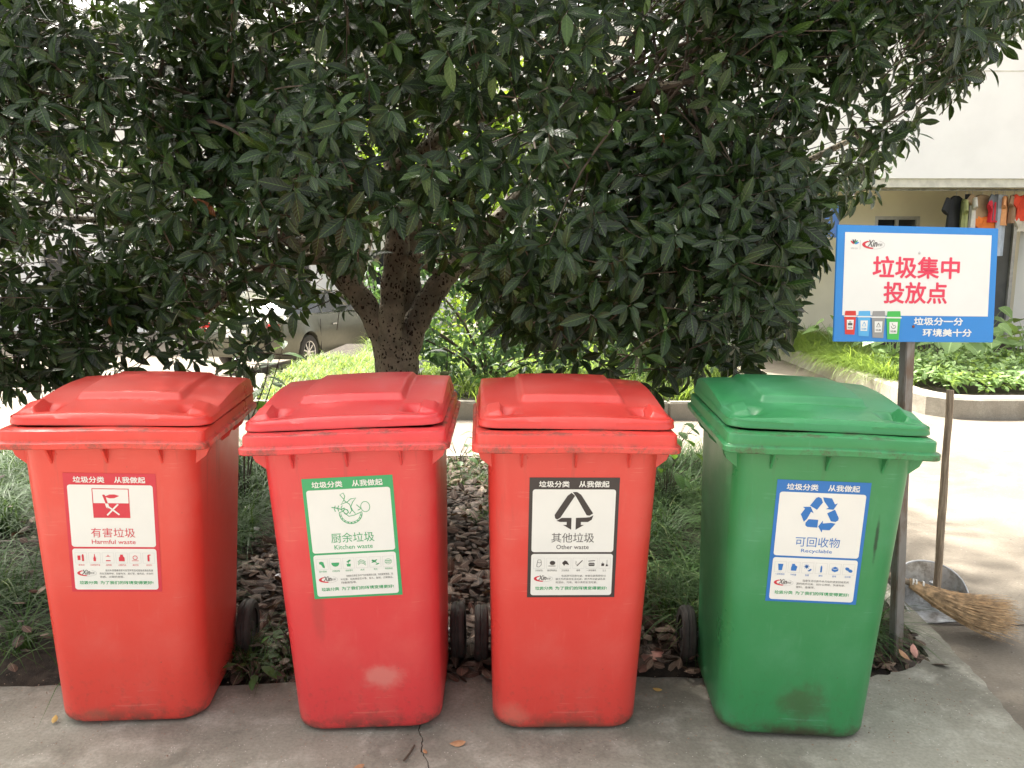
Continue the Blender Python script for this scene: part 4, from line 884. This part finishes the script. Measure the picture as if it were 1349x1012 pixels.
# grit and crumbs of bark and leaf swept against the bed and bins
gp = np.concatenate([scatter(900, -2.2, 1.6, 1.9, 2.72, lambda x, y: 0, lambda x, y: RG.random() < .25+.75*(y-1.9)/.8), scatter(500, -1.9, 1.5, 2.55, 2.76, lambda x, y: 0)])
gb = MB()
for x, y, z in gp:
    r_ = rnd.uniform(.0012, .0042); a = rnd.random()*6; gb.add([(x+r_*math.cos(a+q*2.1)*rnd.uniform(.6, 1.5), y+r_*math.sin(a+q*2.1)*rnd.uniform(.6, 1.5), .0005) for q in range(3)]+[(x, y, r_*rnd.uniform(.4, 1))], [(0, 1, 3), (1, 2, 3), (2, 0, 3), (2, 1, 0)])
gb.obj('grit', M['dead'])['kind'] = 'stuff'
# twig on the pavement
MB().tube([on(532, 1002, .006), on(540, 992, .007), on(546, 982, .006)], .003, 6).obj('fallen_twig', M['twig'], smooth=True); tag(bpy.data.objects['fallen_twig'], 'short dark twig lying left of the pavement crack', 'twig')

# ------------------------------------------------------------------ small plants
def plant(name, base, h, n, L0, mat, label, cat, group=None, r=.12, lean=(0, 0)):
    o = empty(name, base); tag(o, label, cat, group); st = MB(); me_ = []
    for k in range(6):
        me = leaves_mesh('leaf', np.zeros((1, 3)), np.array([[1., 0, 0]]), np.array([[0, 0, 1.]]), np.array([1.]), np.array([.5]), np.array([.15+k*.14]), leaf_template(.2+.05*k, .15)); me.materials.append(mat); me_.append(me)
    if h > .8:
        for q in range(5):
            a0 = q*1.3+rnd.random(); e_ = Vector((math.cos(a0)*r, math.sin(a0)*r, h*rnd.uniform(.75, 1))); SP = spl([(0, 0, -.02), (e_.x*.25, e_.y*.6, h*.35), (e_.x*.8, e_.y*.5, h*.65), e_], 5)
            st.tube(SP, [.006-.0003*i for i in range(len(SP))], 5)
            for i in range(n//5):
                bp = SP[min(len(SP)-1, int(len(SP)*(.45+.55*(i+1)/(n//5))))-1 if True else 0]; a = i*2.4+a0
                leaf_object(bp, (math.cos(a), math.sin(a), rnd.uniform(-.4, .3)), (-.2*math.cos(a), -.2*math.sin(a)-.1, 1), L0*rnd.uniform(.7, 1.2), rnd.choice(me_), o)
        st.obj('stem', M['twig'], o, smooth=True); return o
    for i in range(n):
        a = i*2.4+rnd.random(); rr = r*rnd.uniform(.2, 1); hh = h*rnd.uniform(.45, 1)
        tip = Vector((math.cos(a)*rr+lean[0]*hh, math.sin(a)*rr+lean[1]*hh, hh)); st.tube([(0, 0, -.02), (tip.x*.3, tip.y*.3, hh*.6), tip], [.003, .002, .0012], 5)
        leaf_object(tip, (math.cos(a), math.sin(a), rnd.uniform(-.35, .25)), (-.2*math.cos(a), -.2*math.sin(a)-.1, 1), L0*rnd.uniform(.7, 1.2), rnd.choice(me_), o)
    st.obj('stem', mat if False else M['twig'], o, smooth=True); return o
p = on(328, 905, 0); plant('weed', (p.x+.01, p.y+.02, 0), .09, 12, .062, M['leafnew'], 'broad leaved green weed on the pavement edge between the first two bins', 'weed', r=.07)
plant('weed', (-.80, 2.86, .01), .16, 12, .05, M['leafnew'], 'small leafy weed by the wheel of the first bin', 'weed', r=.1)
plant('weed', (-.70, 3.0, .02), .22, 10, .05, M['leafnew'], 'taller dark weed among dead leaves behind the first gap', 'weed', r=.1)
for k, (x, y) in enumerate([(.70, 4.9), (1.0, 5.1), (.60, 5.3), (.86, 4.5)]):
    plant('seedling', (x, y, bedz(x, y)), .42, 16, .10, M['leafnew'], 'young broad leaved seedling behind the lilyturf near the green bin', 'seedling', 'seedlings behind the third and fourth bins', r=.2)
for k, (x, y) in enumerate([(-.35, 5.3), (-.1, 5.45), (-.6, 5.35)]):
    plant('seedling', (x, y, bedz(x, y)), .25, 14, .08, M['leafnew'], 'low bright green seedling at the back of the leaf litter', 'seedling', 'seedlings at the back of the bed', r=.18)
plant('sapling', (-1.52, 4.6, .05), 1.15, 40, .12, M['leafnew'], 'thin leafy sapling between first and second bins below the crown', 'sapling', r=.28)
plant('sapling', (-.46, 4.7, .05), 1.02, 10, .11, M['leaf'], 'small dark leaved shoot at the foot of the tree trunk', 'sapling', r=.12)
# litter in the gap: white paper scraps and a small plastic cup
cupm = flat('cloudy_plastic', (.45, .46, .46), .3)
pc = on(322, 636, .1); MB().lathe([(.0, 0), (.026, 0), (.036, .085), (.038, .087), (.034, .083), (.024, .004), (0, .004)], 18, Matrix.Rotation(1.2, 4, 'X')).obj('plastic_cup', cupm, smooth=True, loc=(pc.x, pc.y, .16))
tag(bpy.data.objects['plastic_cup'], 'crumpled clear plastic cup on the dead leaves behind the first gap', 'cup')
for k, (px_, py_, s_p, lb) in enumerate([(351, 648, .05, 'white scrap of paper high in the first gap'), (328, 672, .055, 'crumpled pale paper scrap in the middle of the first gap'), (338, 700, .03, 'thin white paper scrap on dead leaves in first gap'), (367, 762, .04, 'white paper scrap beside the second bin body')]):
    g = on(px_, py_, .11); q = MB(); V = [(math.cos(a)*s_p*.5*rnd.uniform(.6, 1.1), math.sin(a)*s_p*.35*rnd.uniform(.6, 1.1), rnd.uniform(-.006, .012)) for a in np.linspace(0, 5.5, 8)]
    q.add(V+[(0, 0, .012)], [(8, i, (i+1) % 8) for i in range(8)]); tag(q.obj('paper_scrap', M['white'], loc=g+Vector((0, 0, .01))), lb, 'scrap')

# shrub and second trunk on the lawn
def bush(name, c, r, n, L0, mat, label, cat, stems=6, group=None, k=6, ex=2.2, trunk=0):
    o = empty(name, (c[0], c[1], .09)); tag(o, label, cat, group); C0 = np.array(c)
    Pn = RG.uniform(-1, 1, (n*4, 3)); q = (np.abs(Pn)**ex).sum(1); Pn = Pn[(q < 1) & (q > .25)][:n]
    Pn = Pn*(1+.15*np.sin(Pn[:, :1]*7+Pn[:, 2:]*5)); A_ = norm(Pn+RG.normal(0, .35, Pn.shape)+[0, 0, .2]); Cn = C0+Pn*np.array(r)
    Cn = Cn[Cn[:, 2] > .12]; A_ = A_[:len(Cn)]
    p_, d_, n__, l_, w_ = whorls(Cn, A_, k, L0, .35); loc = np.array([c[0], c[1], .09])
    cr_ = ob('foliage', leaves_mesh('foliage', p_-loc, d_, n__, l_, w_*1.15, RG.random(len(p_))), mat, o); cr_['kind'] = 'stuff'
    st = MB()
    for i in range(stems):
        j = rnd.randrange(len(Cn)); e = Vector(Cn[j])-Vector(loc); st.tube(spl([Vector((rnd.uniform(-.06, .06), rnd.uniform(-.06, .06), -.1)), Vector((e.x*.3, e.y*.3, e.z*.5)), e], 4), [np.interp(t_, [0, 1], [trunk or .02, .006]) for t_ in np.linspace(0, 1, 9)], 7)
    st.obj('stem', M['bark'] if trunk else M['twig'], o, smooth=True); return o
bush('shrub', (-.25, 8.5, 1.0), (1.2, .7, .85), 900, .095, M['shrubleaf'], 'light green shrub on the lawn just right of the trunk', 'shrub', 10)
bush('shrub', (1.55, 8.8, .75), (.9, .7, .6), 420, .095, M['shrubleaf'], 'low green shrub on the lawn behind the third bin', 'shrub', 8)
bush('shrub', (.1, 9.9, .35), (1.6, .4, .3), 260, .07, M['lawn'], 'low bright hedge plant behind the lawn shrubs', 'shrub', 4)
for k, (x, y, z, r_, lab) in enumerate([(-.9, 15, 3.2, 1.9, 'sunlit yellow green tree far behind the trunk'), (1.9, 14.5, 2.9, 1.7, 'sunlit green tree far behind the lawn on the right'), (-4.2, 23, 4.0, 2.3, 'distant tree beyond the parked car')]):
    t_ = bush('broadleaf_tree', (x, y, z), (r_, r_*.8, r_*.9), 900, .17, M['treeleaf'], lab, 'tree', 5, trunk=.09)
# hedge row at the lawn's far side, seen bright through the gaps under the crown
bush('hedge', (.3, 12.1, .6), (2.2, .35, .55), 700, .09, M['treeleaf'], 'bright low hedge along the far edge of the lawn', 'hedge', 4)

# ------------------------------------------------------------------ garden plants on the right
GL = []
for k in range(6):
    prof = ((.0, .0), (.06, .85), (.3, 1.2), (.62, .95), (1., .0))
    me = leaves_mesh('leaf', np.zeros((1, 3)), np.array([[1., 0, 0]]), np.array([[0, 0, 1.]]), np.array([1.]), np.array([.8]), np.array([.2+k*.15]), leaf_template(.18+.05*k, .2, prof)); me.materials.append(M['gardenleaf']); GL.append(me)
proto = None; spots = []
for row, (y0, n_r) in enumerate([(9.4, 10), (10.3, 11), (11.3, 12)]):
    for i in range(n_r): spots.append((4.35+i*.52+.2*(row % 2)+rnd.uniform(-.12, .12), y0+rnd.uniform(-.25, .25)))
stem_me = None
for x, y in spots:
    o = empty('broadleaf_plant', (x, y, .1)); h = rnd.uniform(.45, .72)
    tag(o, 'big leaved green plant in the garden bed behind the notice board', 'plant', 'big leaved plants in the right hand garden')
    st = MB()
    for i in range(8):
        a = i*2.4+rnd.random(); rr = rnd.uniform(.08, .26); hh = h*(1-.06*i)*rnd.uniform(.8, 1.1); tip = Vector((math.cos(a)*rr, math.sin(a)*rr, hh))
        st.tube([(0, 0, 0), (tip.x*.35, tip.y*.35, hh*.65), tip], [.006, .005, .003], 4, cap=False)
        leaf_object(tip-Vector((math.cos(a), math.sin(a), 0))*.05, (math.cos(a), math.sin(a), rnd.uniform(-.5, .1)), (0, -.35, 1), rnd.uniform(.17, .27), rnd.choice(GL), o)
    st.obj('stem', M['gardenleaf'], o)
C0 = scatter(1500, 4.1, 9.6, 7.95, 9.6, lambda x, y: RG.uniform(.18, .30)+.10*min(1, (y-7.9)/1.0), lambda x, y: x > 4.15)
p_, d_, n__, l_, w_ = whorls(C0, norm(RG.normal(0, .35, C0.shape)+[0, -.1, 1]), 6, .085, .2, 45, 95)
tag(ob('ground_cover', leaves_mesh('ground_cover', p_, d_, n__, l_, w_*1.5, np.clip(RG.random(len(p_)), 0, .97)), M['gardenleaf']), 'low leafy plants along the front kerb of the garden', kind='stuff')

# ------------------------------------------------------------------ house on the right
def X_(px_, Y): return at(px_, 330, Y).x
def Z_(py_, Y): return at(674, py_, Y).z
house = empty('house', (8, 13.2, 0)); HO = Vector((8, 13.2, 0)); tag(house, 'cream walled house with white upper storey and covered drying porch', 'house')
WY = 13.2; wx0, wx1 = 2.2, 15.; zc = 2.62
win = (X_(1150, WY), X_(1209, WY), .95, Z_(284, WY)); dor = (X_(1290, WY), X_(1337, WY), -.04, Z_(286, WY)+.05); pil = X_(1352, WY)
win2 = (3.3, 4.3, .95, 2.0)
xs = [wx0, win2[0], win2[1], win[0], win[1], dor[0], dor[1], wx1]; b = MB()
def wbox(x0, x1, z0, z1): b.box(((x0+x1)/2-HO.x, .1, (z0+z1)/2), (x1-x0, .2, z1-z0))
for i in (0, 2, 4, 6): wbox(xs[i], xs[i+1], -.3, zc)
for (x0, x1, z0, z1) in (win, win2): wbox(x0, x1, -.3, z0); wbox(x0, x1, z1, zc)
wbox(dor[0], dor[1], dor[3], zc); b.obj('wall', M['cream'], house)
for (x0, x1, z0, z1) in (win, win2):
    f_ = MB(); wd = .05
    for c_, d_ in ((((x0+x1)/2, z1-wd/2), (x1-x0-.004, wd)), (((x0+x1)/2, z0+wd/2), (x1-x0-.004, wd)), ((x0+wd/2, (z0+z1)/2), (wd, z1-z0-2*wd)), ((x1-wd/2, (z0+z1)/2), (wd, z1-z0-2*wd)), (((x0+x1)/2, (z0+z1)/2), (.04, z1-z0-2*wd))):
        f_.box((c_[0]-HO.x, .03, c_[1]), (d_[0], .06, d_[1]))
    wo = f_.obj('window', M['alu'], house); MB().box(((x0+x1)/2-HO.x, .10, (z0+z1)/2), (x1-x0-.05, .01, z1-z0-.05)).obj('pane', M['glass'], wo)
do = MB().box(((dor[0]+dor[1])/2-HO.x, .06, (dor[2]+2.0)/2-.02), (dor[1]-dor[0]-.1, .04, 1.98)).obj('door', M['door'], house)
MB().box(((dor[0]+dor[1])/2-HO.x, .055, (2.0+dor[3])/2+.0), (dor[1]-dor[0]-.1, .03, dor[3]-2.06)).obj('fanlight', M['glass'], do)
f_ = MB()
for x in (dor[0]+.025, dor[1]-.025): f_.box((x-HO.x, .04, (dor[3]-.04)/2), (.05, .1, dor[3]+.04))
f_.box(((dor[0]+dor[1])/2-HO.x, .03, 1.99), (dor[1]-dor[0]-.1, .05, .05)); f_.obj('door_frame', M['alu'], do)
MB().box((dor[0]+.12-HO.x, .02, 1.0), (.03, .05, .14)).obj('handle', M['steel'], do)
SY = 11.9   # front of the balcony slab
zs0 = Z_(246, SY); zs1 = Z_(236, SY)
b = MB().box((8.6-HO.x, (SY+.09+WY-.01)/2-HO.y, zc-.06), (12.8, WY-SY-.1, .12)); b.obj('porch_ceiling', M['cream'], house)
b = MB().box((8.6-HO.x, SY+.02-HO.y, (zs0+zs1+.02)/2), (12.8, .12, zs1-zs0+.02)); b.obj('slab_edge', M['grime'], house)
zt = Z_(34, SY)
b = MB().box((8.6-HO.x, SY-HO.y-.0, (zs1+.015+zt)/2), (12.8, .16, zt-zs1-.015)); b.obj('balcony_wall', M['whitewall'], house)
for zz in (Z_(94, SY), Z_(48, SY)): MB().box((8.6-HO.x, SY-HO.y-.082, zz), (12.8, .01, .012)).obj('wall_groove', M['grime'], house)
# pierced balustrade: rails, posts and blocks
bl = MB(); zr = zt+.003
for zz, hh in ((zr+.03, .06), (zr+.17, .05), (zr+.30, .07), (zr+.62, .10)): bl.box((8.6-HO.x, SY-HO.y, zz), (12.8, .12, hh))
bl.obj('balustrade_rail', M['whitewall'], house)
bme = MB().box((0, 0, zr+.32-.0), (.045, .08, .60)).mesh('balustrade_post'); bme.materials.append(M['whitewall'])
for k in range(48):
    o = bpy.data.objects.new('balustrade_post', bme); link(o, house); o.location = (2.9+k*.165-HO.x+2.0, SY-HO.y, 0)
MB().box((8.6-HO.x, .1, 4.3), (12.8, .2, 3.2)).obj('upper_wall', M['whitewall'], house)
MB().box((8.6-HO.x, -.5, 6.0), (13.4, 3.2, .18)).obj('roof_slab', M['whitewall'], house)
px0 = X_(1341, SY+.25); MB().box((px0+.28-HO.x, SY+.25-HO.y, 1.25), (.36, .3, 2.62)).obj('porch_pillar', M['whitewall'], house)
zb = Z_(248.5, 12.2)
cl = MB().tube([(3.6, 12.2, zb), (14.5, 12.2, zb-.02)], .016, 8).obj('clothes_rail', M['steel'], smooth=True); tag(cl, 'long metal clothes rail hung under the porch ceiling', 'rail')
for x in (4.5, 8.2, 12.):
    MB().tube([(x, 12.2, zb), (x, 12.2, zc+.02)], .008, 6).obj('rail_bracket', M['steel'], cl)
fold_n = [0]
def cloth(name): return name
def garment(kind, pxc, wd, ytop, ybot, col, label, yaw=0., dy=0.):
    Y = 12.2+dy; x = X_(pxc, Y); z1 = Z_(ytop, Y); z0 = Z_(ybot, Y); Hh = z1-z0; o = empty({'shirt': 'shirt', 'trousers': 'trousers'}[kind], (x, 12.2, zb-.0), (0, 0, R(yaw))); tag(o, label, {'shirt': 'shirt', 'trousers': 'trousers'}[kind], 'clothes drying on the rail')
    fold_n[0] += 1; m_ = flat('fabric_%s' % {0: 'plain'}.get(0)+'_'+col[0], col[1], .85, var=.12, scale=9); b = MB(); off = z1-zb
    def sec(cx, z, w_, d_, ph, n=20):
        return [Vector((cx+w_/2*math.cos(a)*(1+.05*math.sin(5*a+ph)), dy*0+d_/2*math.sin(a)+.012*math.sin(9*math.cos(a)*2+ph), z)) for a in [2*math.pi*i/n for i in range(n)]]
    ph = fold_n[0]*1.3
    if kind == 'shirt':
        b.rings([sec(0, off-Hh*f_, w_*wd, d_, ph+f_) for f_, w_, d_ in ((-.02, .28, .03), (.0, .45, .05), (.05, .82, .07), (.12, 1., .08), (.35, .96, .09), (.7, .98, .10), (1., 1.02, .11))])
        for s in (-1, 1):
            p0 = Vector((s*wd*.44, 0, off-Hh*.09)); p1 = Vector((s*wd*.66, 0, off-Hh*.40)); d_ = (p1-p0).normalized(); n2 = Vector((d_.z, 0, -d_.x))
            rs = []
            for f_, r_ in ((0, .075), (.5, .085), (1, .09)):
                c_ = p0.lerp(p1, f_); rs.append([c_+n2*r_*math.cos(a)+Vector((0, 1, 0))*.03*math.sin(a) for a in [2*math.pi*i/10 for i in range(10)]])
            b.rings(rs)
    else:
        b.rings([sec(0, off-Hh*f_, wd, .06, ph) for f_ in (0, .05, .3)])
        for s in (-1, 1): b.rings([sec(s*wd*.26, off-Hh*f_, wd*.5, .07, ph+s) for f_ in (.301, .6, 1.)])
    b.obj('cloth', m_, o, smooth=True)
    hg = MB(); hg.tube([(0, 0, .018), (.012, 0, .012), (.012, 0, -.004), (0, 0, -.03), (0, 0, off+.01)], .004, 5)
    hg.tube([(-wd*.4, 0, off-Hh*.05), (0, 0, off+.012), (wd*.4, 0, off-Hh*.05)], .004, 5); hg.obj('hanger', M['steel'], o)
BLK = ('black', (.02, .022, .025))
garment('shirt', 1254, .42, 258, 312, BLK, 'black t-shirt, leftmost on the rail beside the black trousers', 35)
garment('shirt', 1263, .30, 262, 308, ('olive', (.35, .38, .16)), 'olive garment mostly hidden behind the black t-shirt', 70, .05)
garment('trousers', 1270, .20, 255, 318, BLK, 'black trousers hung right of the black t-shirt', 50)
garment('shirt', 1275, .24, 258, 300, ('white', (.7, .68, .62)), 'white shirt edge between black trousers and tan shirt', 78)
garment('shirt', 1288, .34, 256, 287, ('tan', (.42, .30, .18)), 'tan t-shirt in the middle of the rail', 20)
garment('shirt', 1303, .30, 256, 290, ('grey', (.16, .18, .20)), 'grey shirt just right of the tan one', 40, .08)
garment('shirt', 1308, .34, 262, 292, ('red', (.62, .03, .05)), 'bright red shirt above the orange one', 45, -.06)
garment('shirt', 1301, .36, 284, 318, ('orange', (.80, .22, .04)), 'orange shirt hanging low under the tan and red shirts', 15, -.02)
garment('shirt', 1314, .22, 258, 296, ('pale_orange', (.75, .36, .16)), 'pale orange shirt behind the striped trousers', 60, .06)
garment('trousers', 1320, .22, 255, 336, ('pale_blue', (.50, .56, .64)), 'long pale blue trousers beside the notice board', 40, -.1)
garment('shirt', 1329, .24, 256, 293, ('brown', (.33, .21, .13)), 'brown shirt between the pale trousers and the vermilion shirt', 50)
garment('shirt', 1347, .40, 256, 290, ('vermilion', (.70, .07, .03)), 'vermilion shirt at the right end of the visible rail', 20)
garment('shirt', 1349, .36, 288, 304, ('cream', (.62, .58, .48)), 'cream garment below the vermilion shirt', 15, .05)
garment('shirt', 1078, .38, 272, 305, ('navy', (.06, .12, .32)), 'blue shirt hung left behind the tree leaves', 20)
garment('shirt', 1092, .34, 268, 312, ('mid_blue', (.12, .25, .62)), 'bright blue shirt just left of the notice board', 30)
garment('shirt', 1068, .34, 290, 318, ('pale', (.55, .6, .7)), 'pale blue shirt behind the lowest tree leaves', 20)

# ------------------------------------------------------------------ pale building behind the tree on the left
bl = empty('apartment_block', (-9, 24, -.9)); tag(bl, 'white building seen through the leaves behind the tree', 'building')
BO = Vector((-9, 24, -.9)); b = MB(); W0, W1 = -22, 3.2; cols = [(-19.5+3.1*k, -18.1+3.1*k) for k in range(7)]; rows = [(1.0, 2.4), (4.2, 5.6)]
zc_ = [0, 1.0, 2.4, 4.2, 5.6, 8]; xsn = [W0]+[q for c_ in cols for q in c_]+[W1]
for i in range(len(xsn)-1):
    if i % 2 == 0: b.box(((xsn[i]+xsn[i+1])/2-BO.x, 0, 4), (xsn[i+1]-xsn[i], .3, 8))
    else:
        for z0, z1 in ((0, 1.0), (2.4, 4.2), (5.6, 8)): b.box(((xsn[i]+xsn[i+1])/2-BO.x, 0, (z0+z1)/2), (xsn[i+1]-xsn[i], .3, z1-z0))
b.obj('wall', M['whitewall'], bl)
for c0, c1 in cols:
    for z0, z1 in rows:
        f_ = MB()
        for q in (c0+.03, (c0+c1)/2, c1-.03): f_.box((q-BO.x, -.05, (z0+z1)/2), (.05, .06, z1-z0))
        wo = f_.obj('window', M['alu'], bl); MB().box(((c0+c1)/2-BO.x, .02, (z0+z1)/2), (c1-c0, .01, z1-z0)).obj('pane', M['glass'], wo)
MB().box((-9.4-BO.x, -.6, 8.1), (26, 2.4, .2)).obj('roof_slab', M['whitewall'], bl)

# ------------------------------------------------------------------ parked car seen from behind its right rear wheel
CT = .0; wp = at(402, 464, 15.6); ang = -R(17)   # forward axis, turned to the right of +y
car = empty('parked_car', (0, 0, 0)); tag(car, 'olive silver car parked behind the tree with its rear wheel showing', 'car')
fw = Vector((math.sin(-ang), math.cos(ang), 0)); rtv = Vector((fw.y, -fw.x, 0))
org = wp-rtv*.80; org.z = wp.z-.33; car.location = org; car.rotation_euler = (0, 0, math.atan2(fw.y, fw.x))
# local: x forward, y left, z up; rear axle at x=0
prof_top = [(-.92, .62), (-.95, .85), (-.80, 1.02), (-.25, 1.10), (.3, 1.08), (1.6, 1.03), (2.6, 1.0), (3.3, .86), (3.55, .62)]
prof_bot = [(-.92, .42), (-.88, .30), (-.5, .24), (.0, .22), (1.0, .22), (2.0, .22), (2.7, .22), (3.3, .26), (3.5, .4)]
rs = []
for xx in np.linspace(-.97, 3.6, 56):
    zt_ = np.interp(xx, [p[0] for p in [(-.97, .70), (-.93, .9), (-.80, 1.0), (-.3, 1.06), (1.6, 1.0), (2.6, .95), (3.3, .82), (3.6, .6)]], [.70, .9, 1.0, 1.06, 1.0, .95, .82, .6])
    zb_ = np.interp(xx, [-.97, -.9, -.4, 3.1, 3.5, 3.6], [.45, .30, .24, .22, .28, .45]); taper = np.interp(xx, [-.97, -.85, -.4, 2.8, 3.4, 3.6], [.70, .84, .90, .90, .80, .6])
    arch = 0
    for ax_ in (0., 2.65):
        d_ = abs(xx-ax_)
        if d_ < .37: arch = max(arch, .33+math.sqrt(.37**2-d_**2))
    zl = max(zb_, arch); ring = []
    for s in (1, -1):
        pts = [(0, zb_ if not arch else min(zl, .6)), (taper-.06, zl), (taper, max(zl, .34)+.02), (taper+.015, max(zl+.03, .55)), (taper+.005, max(zl+.05, .75)), (taper-.05, zt_-.03), (taper-.12, zt_), (0, zt_+.02)]
        if s == -1: pts = pts[::-1]
        ring += [Vector((xx, s*p[0], p[1])) for p in (pts if s == 1 else pts)]
    rs.append(ring)
MB().rings(rs).obj('body', M['carpaint'], car, smooth=True)
rs = []
for xx, hz, wt in ((-.55, 1.04, .74), (-.25, 1.30, .66), (.2, 1.44, .60), (.9, 1.47, .60), (1.5, 1.42, .60), (1.9, 1.24, .66), (2.3, 1.0, .72)):
    rs.append([Vector((xx, .78, 1.0)), Vector((xx, wt+.02, hz-.03 if hz > 1.05 else 1.01)), Vector((xx, wt-.08, hz)), Vector((xx, -wt+.08, hz)), Vector((xx, -wt-.02, hz-.03 if hz > 1.05 else 1.01)), Vector((xx, -.78, 1.0))])
MB().rings(rs).obj('cabin_glass', M['glass'], car, smooth=True)
rs = []
for xx, hz, wt in ((-.22, 1.325, .63), (.2, 1.455, .585), (.9, 1.487, .585), (1.5, 1.435, .585)): rs.append([Vector((xx, wt, hz-.03)), Vector((xx, wt-.08, hz)), Vector((xx, -wt+.08, hz)), Vector((xx, -wt, hz-.03))])
MB().rings(rs).obj('roof', M['carpaint'], car, smooth=True)
for s in (-1, 1):
    for x0, x1 in ((.75, .70), (-.20, -.52), (1.52, 2.25)): MB().tube([(x0, s*.63, 1.42), (x1, s*.76, 1.02)], .03, 6).obj('window_pillar', M['carpaint'], car)
    MB().box((.95, s*.915, .80), (.16, .02, .025)).obj('door_handle', M['chrome'], car)
    MB().box((.42, s*.908, .62), (.006, .01, .62)).obj('door_gap', M['rubber'], car)
MR = Matrix.Rotation(math.pi/2, 4, 'X')
tyre = MB().lathe([(.215, -.10), (.30, -.105), (.325, -.085), (.33, 0), (.325, .085), (.30, .105), (.215, .10)], 36, MR).mesh('tyre'); tyre.materials.append(M['rubber']); tyre.shade_smooth()
rb = MB(); rb.lathe([(.20, -.095), (.215, -.10), (.22, -.09), (.22, .09), (.215, .10), (.20, .095), (.195, -.02)], 30, MR); rb.lathe([(0, .085), (.05, .083), (.055, .06), (.055, -.06), (.05, -.083), (0, -.085)], 16, MR)
for k in range(9):
    a = 2*math.pi*k/9
    for s in (-1, 1): rb.box((math.cos(a)*.125, s*.07, math.sin(a)*.125), (.16, .02, .026), Matrix.Rotation(-a, 3, 'Y'))
rimm = rb.mesh('rim'); rimm.materials.append(M['chrome'])
for x in (0, 2.65):
    for s in (-1, 1):
        w_ = empty('wheel', (x, s*.80, .33)); w_.parent = car; link(bpy.data.objects.new('tyre', tyre), w_); link(bpy.data.objects.new('rim', rimm), w_)
for s in (-1, 1):
    MB().box((-.90, s*.66, .84), (.12, .34, .16)).obj('tail_light', M['taillight'], car, bevel=.02)
    MB().box((-.955, s*.60, .48), (.02, .16, .05)).obj('reflector', M['taillight'], car)
MB().box((-.985, 0, .74), (.012, .46, .14)).obj('number_plate', M['whitewall'], car)
MB().box((-.93, 0, .40), (.14, 1.4, .16)).obj('bumper', M['carpaint'], car, bevel=.03)
MB().box((1.3, 0, .30), (2.2, 1.5, .1)).obj('underbody', M['rubber'], car)
